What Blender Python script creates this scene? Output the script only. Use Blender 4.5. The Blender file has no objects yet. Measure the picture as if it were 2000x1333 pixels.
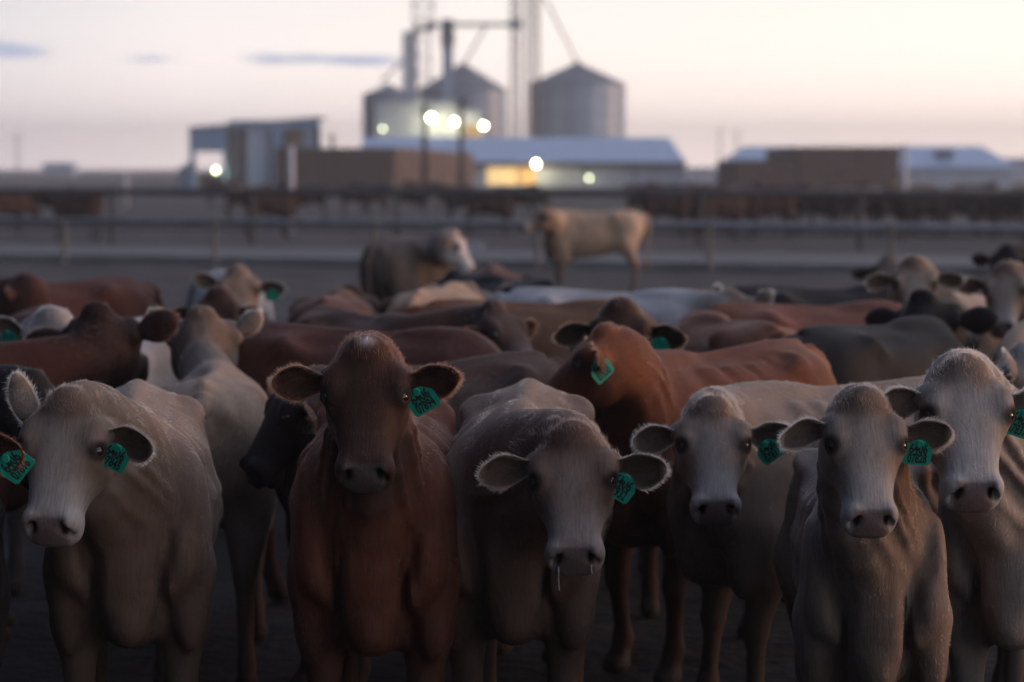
import bpy, bmesh, math, random, time
import numpy as np
from mathutils import Vector, Matrix

T0 = time.time()
R = math.radians
scene = bpy.context.scene
col = scene.collection
random.seed(7)
rng = np.random.default_rng(11)

# ------------------------------------------------------------------ camera
CAM_H = 2.0
LENS = 85.0
FPX = LENS / 36.0 * 2000.0            # focal length in photo pixels
PITCH = math.atan((666.5 - 325.0) / FPX)
cam_data = bpy.data.cameras.new("camera")
cam = bpy.data.objects.new("camera", cam_data)
col.objects.link(cam)
cam.location = (0, 0, CAM_H)
cam.rotation_euler = (math.pi / 2 - PITCH, 0, 0)
cam_data.lens = LENS
cam_data.sensor_width = 36.0
cam_data.clip_start = 0.1
cam_data.clip_end = 20000
cam_data.dof.use_dof = True
cam_data.dof.focus_distance = 7.0
cam_data.dof.aperture_fstop = 2.4
scene.camera = cam


def at(px, py, D):
    """world point seen at photo pixel (px,py), D metres in front of the camera (measured along y)"""
    u, v = (px - 1000.0) / FPX, (666.5 - py) / FPX
    cp, sp = math.cos(PITCH), math.sin(PITCH)
    d = Vector((u, cp + v * sp, -sp + v * cp))
    d *= D / d.y
    return Vector((0, 0, CAM_H)) + d


def gx(px, D):
    return (px - 1000.0) / FPX * D


# ------------------------------------------------------------------ light
SUN_AZ = 85.0       # degrees to the right of the view direction
GLOW_AZ = 72.0      # middle of the broad twilight arch
SUN_EL = 6.0
world = bpy.data.worlds.new("World")
scene.world = world
world.use_nodes = True
wn, wl = world.node_tree.nodes, world.node_tree.links
for n in list(wn):
    wn.remove(n)


def N(tree_nodes, t, **kw):
    n = tree_nodes.new(t)
    for k, v in kw.items():
        setattr(n, k, v)
    return n


w_out = N(wn, 'ShaderNodeOutputWorld')
w_bg = N(wn, 'ShaderNodeBackground')
w_bg.inputs['Strength'].default_value = 0.15
sky = N(wn, 'ShaderNodeTexSky', sky_type='NISHITA', sun_disc=False)
sky.sun_elevation = R(SUN_EL)
sky.sun_rotation = R(SUN_AZ)
sky.altitude = 1200
sky.air_density = 1.0
sky.dust_density = 2.0
sky.ozone_density = 2.0
# pastel dusk veil: thin high haze, brighter low down and towards the glow
geo = N(wn, 'ShaderNodeTexCoord')
sep = N(wn, 'ShaderNodeSeparateXYZ')
wl.new(geo.outputs['Generated'], sep.inputs[0])
elev = N(wn, 'ShaderNodeMapRange')
elev.inputs['From Min'].default_value = -0.02
elev.inputs['From Max'].default_value = 1.0
wl.new(sep.outputs['Z'], elev.inputs['Value'])
ramp = N(wn, 'ShaderNodeValToRGB')
cr = ramp.color_ramp
cr.elements[0].position = 0.0
cr.elements[0].color = (22.0, 18.3, 16.6, 1)
e = cr.elements.new(0.035); e.color = (13.6, 12.0, 10.9, 1)
e = cr.elements.new(0.09); e.color = (9.4, 8.85, 8.2, 1)
e = cr.elements.new(0.22); e.color = (8.3, 8.4, 8.5, 1)
e = cr.elements.new(0.5); e.color = (5.2, 6.0, 7.6, 1)
cr.elements[-1].position = 1.0
cr.elements[-1].color = (3.7, 4.6, 6.6, 1)
wl.new(elev.outputs[0], ramp.inputs[0])
# azimuth: the glow side is bright and warm, the far side dim and blue
sdir = N(wn, 'ShaderNodeVectorMath', operation='DOT_PRODUCT')
sdir.inputs[1].default_value = (math.sin(R(GLOW_AZ)), math.cos(R(GLOW_AZ)), 0)
wl.new(geo.outputs['Generated'], sdir.inputs[0])
azr = N(wn, 'ShaderNodeValToRGB')
ar = azr.color_ramp
ar.elements[0].position = 0.0
ar.elements[0].color = (0.018, 0.024, 0.044, 1)
e = ar.elements.new(0.33); e.color = (0.035, 0.046, 0.078, 1)
e = ar.elements.new(0.44); e.color = (0.16, 0.18, 0.26, 1)
e = ar.elements.new(0.5); e.color = (0.50, 0.54, 0.66, 1)
e = ar.elements.new(0.59); e.color = (0.90, 0.90, 0.95, 1)
e = ar.elements.new(0.78); e.color = (1.12, 1.05, 1.00, 1)
ar.elements[-1].position = 1.0
ar.elements[-1].color = (1.20, 0.98, 0.82, 1)
half = N(wn, 'ShaderNodeMath', operation='MULTIPLY_ADD')
half.inputs[1].default_value = 0.5
half.inputs[2].default_value = 0.5
wl.new(sdir.outputs['Value'], half.inputs[0])
wl.new(half.outputs[0], azr.inputs[0])
mul = N(wn, 'ShaderNodeMix', data_type='RGBA', blend_type='MULTIPLY')
mul.inputs['Factor'].default_value = 1.0
wl.new(ramp.outputs[0], mul.inputs[6])
wl.new(azr.outputs[0], mul.inputs[7])
mix = N(wn, 'ShaderNodeMix', data_type='RGBA')
mix.inputs['Factor'].default_value = 0.85
wl.new(sky.outputs[0], mix.inputs[6])
wl.new(mul.outputs[2], mix.inputs[7])
# small blue-grey clouds low over the horizon
cmap = N(wn, 'ShaderNodeMapping')
cmap.inputs['Scale'].default_value = (30.0, 30.0, 160.0)
wl.new(geo.outputs['Generated'], cmap.inputs[0])
cno = N(wn, 'ShaderNodeTexNoise')
cno.inputs['Scale'].default_value = 1.5
cno.inputs['Detail'].default_value = 4.0
wl.new(cmap.outputs[0], cno.inputs['Vector'])
acc = None
for (px, py, wx, wy, amp) in ((20, 98, 110, 24, 1.15), (300, 116, 75, 11, .75), (555, 115, 150, 15, 1.1), (715, 119, 130, 16, 1.1), (505, 205, 30, 26, .28), (-420, 130, 160, 20, .9), (-900, 60, 200, 25, .9)):
    d0 = (at(px, py, 1.0) - Vector((0, 0, CAM_H))).normalized()
    mp = N(wn, 'ShaderNodeVectorMath', operation='SUBTRACT'); mp.inputs[1].default_value = d0
    wl.new(geo.outputs['Generated'], mp.inputs[0])
    ms = N(wn, 'ShaderNodeVectorMath', operation='MULTIPLY'); ms.inputs[1].default_value = (FPX / wx, 2.0, FPX / wy)
    wl.new(mp.outputs[0], ms.inputs[0])
    ln = N(wn, 'ShaderNodeVectorMath', operation='LENGTH'); wl.new(ms.outputs[0], ln.inputs[0])
    mr = N(wn, 'ShaderNodeMapRange', interpolation_type='SMOOTHSTEP')
    mr.inputs['From Min'].default_value = 1.25; mr.inputs['From Max'].default_value = 0.0
    mr.inputs['To Max'].default_value = amp
    wl.new(ln.outputs['Value'], mr.inputs['Value'])
    if acc is None:
        acc = mr.outputs[0]
    else:
        ad = N(wn, 'ShaderNodeMath', operation='ADD'); wl.new(acc, ad.inputs[0]); wl.new(mr.outputs[0], ad.inputs[1]); acc = ad.outputs[0]
nadd = N(wn, 'ShaderNodeMath', operation='MULTIPLY_ADD'); nadd.inputs[1].default_value = 2.4; nadd.inputs[2].default_value = -1.25
wl.new(cno.outputs['Fac'], nadd.inputs[0])
csum = N(wn, 'ShaderNodeMath', operation='ADD'); wl.new(acc, csum.inputs[0]); wl.new(nadd.outputs[0], csum.inputs[1])
cth = N(wn, 'ShaderNodeMapRange', interpolation_type='SMOOTHSTEP')
cth.inputs['From Min'].default_value = 0.0; cth.inputs['From Max'].default_value = 0.95
wl.new(csum.outputs[0], cth.inputs['Value'])
gate = N(wn, 'ShaderNodeMath', operation='MULTIPLY'); wl.new(cth.outputs[0], gate.inputs[0]); wl.new(acc, gate.inputs[1])
cm2 = N(wn, 'ShaderNodeMath', operation='MULTIPLY', use_clamp=True); cm2.inputs[1].default_value = 0.95
wl.new(gate.outputs[0], cm2.inputs[0])
cmix = N(wn, 'ShaderNodeMix', data_type='RGBA')
cmix.inputs[7].default_value = (3.6, 4.2, 5.6, 1)
wl.new(cm2.outputs[0], cmix.inputs['Factor'])
wl.new(mix.outputs[2], cmix.inputs[6])
wl.new(cmix.outputs[2], w_bg.inputs['Color'])
wl.new(w_bg.outputs[0], w_out.inputs[0])

sun_data = bpy.data.lights.new("sun", 'SUN')
sun_data.energy = 2.0
sun_data.angle = R(22)
sun_data.color = (1.0, 0.47, 0.24)
sun = bpy.data.objects.new("sun", sun_data)
col.objects.link(sun)
sun_dir = Vector((math.sin(R(SUN_AZ)) * math.cos(R(SUN_EL)), math.cos(R(SUN_AZ)) * math.cos(R(SUN_EL)), math.sin(R(SUN_EL))))
sun.rotation_euler = sun_dir.to_track_quat('Z', 'Y').to_euler()
sun.location = sun_dir * 50

scene.view_settings.view_transform = 'Standard'
scene.view_settings.look = 'None'
scene.view_settings.gamma = 1.0
scene.view_settings.use_curve_mapping = False
scene.view_settings.exposure = 0.0
scene.cycles.use_denoising = True
scene.cycles.max_bounces = 6
scene.cycles.diffuse_bounces = 3
scene.cycles.transparent_max_bounces = 8
scene.cycles.volume_bounces = 1
scene.cycles.sample_clamp_indirect = 4.0

# ------------------------------------------------------------------ helpers
def tag(o, label=None, cat=None, group=None, kind=None):
    if label: o['label'] = label
    if cat: o['category'] = cat
    if group: o['group'] = group
    if kind: o['kind'] = kind
    return o


def empty(name, loc, rz=0.0, parent=None):
    o = bpy.data.objects.new(name, None)
    o.empty_display_size = 0.2
    o.location = loc
    o.rotation_euler = (0, 0, rz)
    o.parent = parent
    col.objects.link(o)
    return o


def link_mesh(name, me, mat=None, parent=None, smooth=False):
    if mat is not None and not me.materials:
        me.materials.append(mat)
    if smooth:
        me.polygons.foreach_set('use_smooth', np.ones(len(me.polygons), dtype=bool))
    o = bpy.data.objects.new(name, me)
    o.parent = parent
    col.objects.link(o)
    return o


class MB:
    """collects simple solids and builds one mesh object from them"""
    def __init__(self):
        self.v, self.f = [], []

    def add(self, vs, fs):
        b = len(self.v)
        self.v += [tuple(p) for p in vs]
        self.f += [tuple(i + b for i in f) for f in fs]
        return self

    def box(self, x0, x1, y0, y1, z0, z1):
        return self.add([(x0, y0, z0), (x1, y0, z0), (x1, y1, z0), (x0, y1, z0), (x0, y0, z1), (x1, y0, z1), (x1, y1, z1), (x0, y1, z1)],
                        [(0, 3, 2, 1), (4, 5, 6, 7), (0, 1, 5, 4), (1, 2, 6, 5), (2, 3, 7, 6), (3, 0, 4, 7)])

    def tube(self, a, b, r0, r1=None, n=8, cap=True):
        a, b = Vector(a), Vector(b)
        r1 = r0 if r1 is None else r1
        d = (b - a).normalized()
        u = d.orthogonal().normalized()
        w = d.cross(u)
        vs = []
        for p, r in ((a, r0), (b, r1)):
            for i in range(n):
                t = 2 * math.pi * i / n
                vs.append(p + (u * math.cos(t) + w * math.sin(t)) * r)
        fs = [(i, (i + 1) % n, n + (i + 1) % n, n + i) for i in range(n)]
        if cap:
            fs += [tuple(reversed(range(n))), tuple(range(n, 2 * n))]
        return self.add(vs, fs)

    def prism(self, poly, y0, y1):
        """poly: (x,z) points counter-clockwise seen from -y"""
        n = len(poly)
        vs = [(x, y0, z) for x, z in poly] + [(x, y1, z) for x, z in poly]
        fs = [tuple(range(n)), tuple(reversed(range(n, 2 * n)))]
        fs += [(i, n + i, n + (i + 1) % n, (i + 1) % n) for i in range(n)]
        return self.add(vs, fs)

    def mesh(self, name):
        me = bpy.data.meshes.new(name)
        me.from_pydata(self.v, [], self.f)
        me.update()
        return me

    def build(self, name, mat, parent=None, smooth=False):
        return link_mesh(name, self.mesh(name), mat, parent, smooth)


def mat_base(name):
    m = bpy.data.materials.new(name)
    m.use_nodes = True
    nt = m.node_tree
    for n in list(nt.nodes):
        nt.nodes.remove(n)
    out = nt.nodes.new('ShaderNodeOutputMaterial')
    b = nt.nodes.new('ShaderNodeBsdfPrincipled')
    nt.links.new(b.outputs[0], out.inputs[0])
    return m, nt, b


def mat_noise(name, c0, c1, scale=3.0, rough=0.8, metal=0.0, bump=0.0, bscale=None, stretch=(1, 1, 1), detail=5.0, spec=0.3, lo=0.35, hi=0.65):
    m, nt, b = mat_base(name)
    tc = nt.nodes.new('ShaderNodeTexCoord')
    mp = nt.nodes.new('ShaderNodeMapping')
    mp.inputs['Scale'].default_value = stretch
    nt.links.new(tc.outputs['Object'], mp.inputs[0])
    no = nt.nodes.new('ShaderNodeTexNoise')
    no.inputs['Scale'].default_value = scale
    no.inputs['Detail'].default_value = detail
    nt.links.new(mp.outputs[0], no.inputs['Vector'])
    rp = nt.nodes.new('ShaderNodeValToRGB')
    rp.color_ramp.elements[0].position = lo
    rp.color_ramp.elements[1].position = hi
    rp.color_ramp.elements[0].color = (*c0, 1)
    rp.color_ramp.elements[1].color = (*c1, 1)
    nt.links.new(no.outputs['Fac'], rp.inputs[0])
    nt.links.new(rp.outputs[0], b.inputs['Base Color'])
    b.inputs['Roughness'].default_value = rough
    b.inputs['Metallic'].default_value = metal
    b.inputs['Specular IOR Level'].default_value = spec
    if bump:
        n2 = nt.nodes.new('ShaderNodeTexNoise')
        n2.inputs['Scale'].default_value = bscale or scale * 4
        n2.inputs['Detail'].default_value = 6
        nt.links.new(mp.outputs[0], n2.inputs['Vector'])
        bp = nt.nodes.new('ShaderNodeBump')
        bp.inputs['Strength'].default_value = bump
        bp.inputs['Distance'].default_value = 0.05
        nt.links.new(n2.outputs['Fac'], bp.inputs['Height'])
        nt.links.new(bp.outputs[0], b.inputs['Normal'])
    return m


def mat_emit(name, c, s):
    m, nt, b = mat_base(name)
    b.inputs['Base Color'].default_value = (*c, 1)
    b.inputs['Emission Color'].default_value = (*c, 1)
    b.inputs['Emission Strength'].default_value = s
    return m

# ------------------------------------------------------------------ ground
def vnoise(x, y, s, seed):
    """smooth value noise on a lattice of size s"""
    r = np.random.default_rng(seed)
    T = r.random((64, 64))
    x, y = x / s, y / s
    xi, yi = np.floor(x).astype(int), np.floor(y).astype(int)
    fx, fy = x - xi, y - yi
    fx, fy = fx * fx * (3 - 2 * fx), fy * fy * (3 - 2 * fy)
    g = lambda i, j: T[i % 64, j % 64]
    return (g(xi, yi) * (1 - fx) + g(xi + 1, yi) * fx) * (1 - fy) + (g(xi, yi + 1) * (1 - fx) + g(xi + 1, yi + 1) * fx) * fy


def ground_mesh():
    xs = np.concatenate([[-1500, -700, -300, -120, -60, -30, -18], np.arange(-12, 12.01, .22), [18, 30, 60, 120, 300, 700, 1500]])
    ys = np.concatenate([[-20, -5, 2], np.arange(4, 24, .16), np.arange(24, 62, .5), [66, 75, 90, 110, 140, 180, 240, 330, 460, 700, 1000, 1500]])
    X, Y = np.meshgrid(xs, ys, indexing='ij')
    fade = np.clip(1 - np.hypot(X, Y - 20) / 60, 0, 1)
    Z = ((vnoise(X, Y, .45, 1) - .5) * .05 + (vnoise(X, Y, .2, 2) - .5) * .035 + (vnoise(X, Y, 2.2, 3) - .5) * .06) * fade - .012
    V = np.stack([X, Y, Z], -1).reshape(-1, 3)
    ny = len(ys)
    I = np.arange(len(xs) - 1)[:, None] * ny + np.arange(ny - 1)[None, :]
    Q = np.stack([I, I + ny, I + ny + 1, I + 1], -1).reshape(-1, 4)
    me = bpy.data.meshes.new("ground")
    me.from_pydata(V.tolist(), [], Q.tolist())
    me.update()
    return me


dirt = mat_noise("trampled_manure_dirt", (.050, .047, .047), (.098, .092, .088), scale=.9, rough=.95, bump=.9, bscale=9, detail=8, spec=.12)
# shade among the herd painted into the near dirt colour, fading out further off
_nt = dirt.node_tree
_b = next(n for n in _nt.nodes if n.type == 'BSDF_PRINCIPLED')
_src = _b.inputs['Base Color'].links[0].from_socket
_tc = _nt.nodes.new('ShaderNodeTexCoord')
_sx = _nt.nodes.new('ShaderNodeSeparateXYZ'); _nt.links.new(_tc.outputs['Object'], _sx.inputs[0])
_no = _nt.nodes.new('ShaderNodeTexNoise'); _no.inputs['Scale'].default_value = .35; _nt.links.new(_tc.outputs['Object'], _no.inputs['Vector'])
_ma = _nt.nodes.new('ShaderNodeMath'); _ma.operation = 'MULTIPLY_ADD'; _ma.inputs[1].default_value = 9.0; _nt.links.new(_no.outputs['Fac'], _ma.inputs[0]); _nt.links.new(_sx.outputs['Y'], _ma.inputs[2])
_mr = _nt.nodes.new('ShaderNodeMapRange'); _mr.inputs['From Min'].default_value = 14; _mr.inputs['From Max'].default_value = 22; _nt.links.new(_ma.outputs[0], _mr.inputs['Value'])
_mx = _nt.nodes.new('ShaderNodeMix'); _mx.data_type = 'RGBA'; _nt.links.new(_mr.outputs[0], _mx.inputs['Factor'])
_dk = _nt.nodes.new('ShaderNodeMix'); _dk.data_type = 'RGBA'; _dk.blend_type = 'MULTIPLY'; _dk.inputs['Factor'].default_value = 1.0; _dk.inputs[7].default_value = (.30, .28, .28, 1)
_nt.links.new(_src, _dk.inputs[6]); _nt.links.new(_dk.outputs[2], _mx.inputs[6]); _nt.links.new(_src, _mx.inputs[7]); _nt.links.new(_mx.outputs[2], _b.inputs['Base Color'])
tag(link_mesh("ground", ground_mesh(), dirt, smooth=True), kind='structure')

MET = mat_noise("galvanised_steel", (.32, .42, .54), (.41, .51, .63), scale=.25, rough=.5, metal=.35, stretch=(1, 1, 4))
METD = mat_noise("dull_grey_steel", (.13, .165, .21), (.19, .23, .28), scale=.4, rough=.6, metal=.2)
BLUE = mat_noise("pale_blue_sheet_metal", (.27, .40, .58), (.34, .48, .66), scale=.3, rough=.45, metal=.1, stretch=(4, 4, .3))
WALLW = mat_noise("pale_grey_sheet_metal", (.47, .55, .66), (.56, .64, .74), scale=.3, rough=.5, stretch=(5, 5, .3))
DARK = mat_noise("dark_timber", (.035, .030, .028), (.06, .05, .045), scale=2, rough=.9)
OCH = mat_noise("ochre_board", (.30, .20, .10), (.38, .26, .13), scale=.6, rough=.8)
PIPE = mat_noise("weathered_steel_pipe", (.055, .055, .060), (.10, .10, .105), scale=4, rough=.7, metal=.2)
PALEPOST = mat_noise("sun_bleached_post", (.16, .15, .135), (.26, .24, .21), scale=5, rough=.9, stretch=(1, 1, .2))
CONC = mat_noise("stained_concrete", (.15, .16, .17), (.24, .25, .26), scale=.7, rough=.9, bump=.3)
WHITEP = mat_noise("white_painted_pipe", (.55, .55, .60), (.68, .68, .72), scale=2, rough=.5)
HAY = mat_noise("baled_straw", (.100, .064, .047), (.19, .125, .088), scale=5, rough=.95, bump=.8, bscale=30, stretch=(1, 1, 3))
LAMP = mat_emit("lamp_lens", (1.0, .90, .55), 42.0)
LAMPD = mat_emit("dim_lamp_lens", (.85, .92, .60), 18.0)
GLOW = mat_emit("lit_doorway", (1.0, .68, .30), .9)
GLOWD = mat_emit("dim_lit_doorway", (1.0, .62, .24), .28)

# ------------------------------------------------------------------ feed bunk and fences
ANG = math.atan2(-5.4, 16.6)        # the fence line runs slightly towards the camera on the right


def fence_y(x):
    return 47.6 + (x + 0.5) * math.tan(ANG)


def along(t):
    """point t metres along the near fence, t = 0 in the middle of the view"""
    return Vector((t * math.cos(ANG), 47.6 + 0.5 * math.tan(ANG) + t * math.sin(ANG), 0))


root = empty("kerb", along(0), ANG)
tag(root, kind='structure')
for i in range(-13, 13):
    b = MB().prism([(i * 3.05 + .01, 0), (i * 3.05 + 3.04, 0), (i * 3.05 + 3.04, .15), (i * 3.05 + .01, .15)], .16, .34)
    b.build("kerb_section", CONC, root)
ROAD = mat_noise("pale_dusty_gravel", (.105, .11, .118), (.15, .153, .16), scale=.6, rough=.95, bump=.4, bscale=6, stretch=(.3, 1, 1))
road = empty("feed_road", along(0), ANG)
tag(road, kind='structure')
MB().add([(-70, .36, .012), (70, .36, .012), (70, 9.6, .012), (-70, 9.6, .012)], [(0, 1, 2, 3)]).build("road_surface", ROAD, road)

RAILM = mat_noise("galvanised_rail_pipe", (.16, .175, .20), (.24, .255, .28), scale=3, rough=.45, metal=.3)
root = empty("pipe_fence", along(0), ANG)
tag(root, "low pipe rail fence on pale posts along the feed bunk", "fence")
MB().tube((-42, 0, .86), (42, 0, .86), .075, n=10).build("rail", RAILM, root, True)
MB().tube((-42, .02, .72), (42, .02, .72), .02, n=6).build("cable", PIPE, root, True)
pm = MB().tube((0, .0, -.05), (0, .0, .93), .055, .05, n=8).mesh("fence_post")
pm.materials.append(PALEPOST)
for i in range(-9, 10):
    p = link_mesh("post", pm, None, root)
    p.location = (-.0 + i * 3.45 + .55, -.065, 0)
    p.rotation_euler = (random.uniform(-.02, .02), random.uniform(-.02, .02), 0)

root = empty("far_pipe_fence", along(0) + Vector((0, 12.5, 0)), ANG * .8)
tag(root, "taller two rail pipe fence across the feed alley", "fence")
MB().tube((-60, 0, 1.34), (60, 0, 1.34), .085, n=8).build("rail", PIPE, root, True)
MB().tube((-60, 0, .62), (60, 0, .62), .035, n=8).build("rail", PIPE, root, True)
pm = MB().tube((0, 0, -.05), (0, 0, 1.46), .075, .07, n=8).mesh("far_fence_post")
pm.materials.append(PIPE)
for i in range(-12, 13):
    p = link_mesh("post", pm, None, root)
    p.location = (-2.95 + i * 3.85, -.08, 0)

# ------------------------------------------------------------------ marker poles
for px, top, D, lab in ((570, 288, 74, "white pipe pole in front of the left haystack"), (1765, 285, 74, "white pipe pole before the blue shed at right"), (248, 338, 118, "short pale post on the left beyond the alley")):
    z = at(px, top, D).z
    o = empty("marker_pole", (gx(px, D), D, 0))
    MB().tube((0, 0, -.1), (0, 0, z), .085, .085, n=10).build("pole", WHITEP, o, True)
    MB().tube((0, 0, z), (0, 0, z + .03), .10, .07, n=10).build("cap", WHITEP, o, True)
    tag(o, lab, "pole")


# ------------------------------------------------------------------ hay stacks
def bale_mesh(lx, ly, lz, seed):
    bm = bmesh.new()
    bmesh.ops.create_cube(bm, size=1.0)
    for v in bm.verts:
        v.co = Vector((v.co.x * lx, v.co.y * ly, v.co.z * lz))
    bmesh.ops.bevel(bm, geom=list(bm.edges), offset=.06, segments=1, affect='EDGES')
    r = random.Random(seed)
    for v in bm.verts:
        v.co += Vector((r.uniform(-.03, .03), r.uniform(-.03, .03), r.uniform(-.02, .02)))
    me = bpy.data.meshes.new("bale")
    bm.to_mesh(me); bm.free()
    me.materials.append(HAY)
    return me


BALE_END = [bale_mesh(1.18, 2.36, .78, i) for i in range(3)]
BALE_SIDE = [bale_mesh(2.36, 1.18, .78, i + 9) for i in range(3)]


def haystack(label, pxl, pxr, D, rows, long_n, rz, step=None):
    w = gx(pxr, D) - gx(pxl, D)
    o = empty("haystack", (gx(pxr, D), D, 0), rz)
    tag(o, label, "haystack")
    n = max(1, round(w / 1.22))
    pw = w / n
    depth = long_n * 2.4
    low = n - (step or 0)
    MB().box(-n * pw + .6, -1.25, 2.45, depth - .3, 0, (rows - 1) * .8 - .05).build("core", HAY, o)
    for r in range(rows):
        for i in range(n):
            if step and r == rows - 1 and i >= low:
                continue
            b = link_mesh("bale", random.choice(BALE_END), None, o)
            b.location = (-pw / 2 - i * pw + random.uniform(-.03, .03), 1.2 + random.uniform(-.05, .05), .4 + r * .8)
            b.scale = (pw / 1.22, 1, 1)
        for k in range(1, long_n):
            b = link_mesh("bale", random.choice(BALE_END), None, o)
            b.location = (-.61 + random.uniform(-.05, .05), 1.2 + k * 2.4, .4 + r * .8)
    for k in range(1, long_n):
        b = MB().box(-low * pw + random.uniform(0, .1), -1.25, k * 2.4 + .03, k * 2.4 + 2.37, rows * .8 - .80, rows * .8 - .03 + random.uniform(-.04, .02))
        b.build("top_row", HAY, o)
    return o


haystack("long brown haystack at centre left with its side receding behind the light poles", 535, 772, 156, 4, 26, R(-3.8))
haystack("square brown haystack at right with a step in its top row", 1432, 1757, 150, 4, 6, R(2.0), step=3)


# ------------------------------------------------------------------ grain bins
def grain_bin(label, pxl, pxr, y_eave, y_peak, D):
    s = FPX / D
    r = (pxr - pxl) / 2 / s
    ze, zp = at(pxl, y_eave, D).z, at(pxl, y_peak, D).z
    o = empty("grain_bin", (gx((pxl + pxr) / 2, D), D, 0))
    tag(o, label, "grain bin")
    prof, n = [], 48
    k = int(ze / .5)
    for i in range(k):
        z0 = ze * i / k
        prof += [(r, z0 + .04), (r + .05, z0 + .22), (r, z0 + ze / k - .04)]
    vs, fs = [], []
    for (q, z) in prof:
        vs += [(q * math.cos(2 * math.pi * j / n), q * math.sin(2 * math.pi * j / n), z) for j in range(n)]
    for i in range(len(prof) - 1):
        fs += [(i * n + j, i * n + (j + 1) % n, (i + 1) * n + (j + 1) % n, (i + 1) * n + j) for j in range(n)]
    MB().add(vs, fs).build("wall", MET, o, False)
    m = MB().tube((0, 0, ze), (0, 0, zp - .35), r + .25, .55, n=36)
    roof = m.build("roof", METD, o, False)
    MB().tube((0, 0, zp - .36), (0, 0, zp), .62, .45, n=16).build("cap", MET, roof, True)
    rb = MB()
    for j in range(24):
        t = 2 * math.pi * j / 24
        rb.tube((math.cos(t) * (r + .22), math.sin(t) * (r + .22), ze + .05), (math.cos(t) * .6, math.sin(t) * .6, zp - .33), .05, n=4)
    rb.build("roof_ribs", METD, roof)
    st = MB()
    for j in range(16):
        t = 2 * math.pi * (j + .5) / 16
        st.tube((math.cos(t) * (r + .1), math.sin(t) * (r + .1), 0), (math.cos(t) * (r + .1), math.sin(t) * (r + .1), ze), .06, n=4)
    st.build("stiffeners", METD, o)
    lad = MB()
    t = -math.pi / 2 - .7
    for dx in (-.2, .2):
        lad.tube((math.cos(t) * (r + .25) + dx, math.sin(t) * (r + .25), 0), (math.cos(t) * (r + .25) + dx, math.sin(t) * (r + .25), ze), .03, n=4)
    for i in range(int(ze / .3)):
        lad.tube((math.cos(t) * (r + .25) - .2, math.sin(t) * (r + .25), i * .3), (math.cos(t) * (r + .25) + .2, math.sin(t) * (r + .25), i * .3), .02, n=4)
    lad.build("ladder", METD, o)
    return o


grain_bin("small steel grain bin at the left of the mill", 711, 808, 187, 164, 318)
grain_bin("wide steel grain bin behind the mill building", 820, 989, 178, 123, 322)
grain_bin("tall steel grain bin with conical roof standing apart at right", 1035, 1219, 166, 121, 306)

# ------------------------------------------------------------------ feed mill
D = 292
o = empty("feed_mill", (0, D, 0))
tag(o, "pale grey feed mill building lit by yellow floodlights", "building")
zt = at(800, 202, D).z
MB().box(gx(735, D), gx(895, D), 0, 9, 0, zt).build("wall", WALLW, o)
MB().box(gx(732, D), gx(898, D), -.3, 9.3, zt, zt + .25).build("roof", MET, o)
MB().box(gx(895.5, D), gx(942, D), .4, 7, 0, at(900, 215, D).z).build("side_wing", WALLW, o)
MB().box(gx(908, D), gx(938, D), .25, .39, at(900, 283, D).z, at(900, 245, D).z).build("loading_door", OCH, o)
MB().box(gx(775, D), gx(893, D), -2.5, -.01, at(900, 292, D).z, at(900, 284, D).z).build("canopy", MET, o)


def lattice(mb, x, y, w, z0, z1, r, br, stepz):
    cs = [(x - w / 2, y - w / 2), (x + w / 2, y - w / 2), (x + w / 2, y + w / 2), (x - w / 2, y + w / 2)]
    for c in cs:
        mb.tube((*c, z0), (*c, z1), r, n=5)
    k = max(1, int((z1 - z0) / stepz))
    for i in range(k):
        a, b = z0 + (z1 - z0) * i / k, z0 + (z1 - z0) * (i + 1) / k
        for j in range(4):
            p, q = cs[j], cs[(j + 1) % 4]
            mb.tube((*p, a), (*q, b), br, n=4, cap=False)
            mb.tube((*q, a), (*p, b), br, n=4, cap=False)
            mb.tube((*p, b), (*q, b), br, n=4, cap=False)


def Z(py, D):
    return at(1000, py, D).z


D = 300
o = empty("bucket_elevator", (0, D, 0))
tag(o, "tall bucket elevator legs beside the mill with an open lattice head", "elevator")
xa = gx(801, D)
MB().box(xa - .85, xa - .05, -.5, .5, 0, Z(62, D)).build("leg_trunk", MET, o)
MB().box(xa + .08, xa + .85, -.5, .5, 0, Z(58, D)).build("leg_trunk", MET, o)
m = MB(); lattice(m, gx(828, D), 0, 1.7, 0, Z(40, D), .07, .045, 2.0); m.build("support_frame", METD, o)
m = MB(); lattice(m, gx(828, D), 0, 2.5, Z(46, D), Z(-25, D), .07, .045, 1.5); m.build("head_tower", METD, o)
MB().box(gx(808, D), gx(850, D), -1.4, 1.4, Z(60, D), Z(53, D)).build("head_platform", METD, o)
MB().tube((xa - .3, -.3, Z(112, D)), (gx(745, 315), 16, Z(163, 315) + .2), .16, n=8).build("spout", METD, o)

o = empty("second_elevator_leg", (gx(875, 298), 298, 0))
tag(o, "single square elevator leg right of the lattice frame", "elevator")
MB().box(-.66, .66, -.5, .5, 0, Z(62, 298)).build("leg_trunk", MET, o)
MB().prism([(-.9, Z(62, 298) - 1.2), (-.52, Z(72, 298) - 1.6), (.52, Z(72, 298) - 1.6), (.9, Z(62, 298) - 1.2), (.7, Z(38, 298)), (-.7, Z(38, 298))], -.6, .6).build("head", METD, o)

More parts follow.
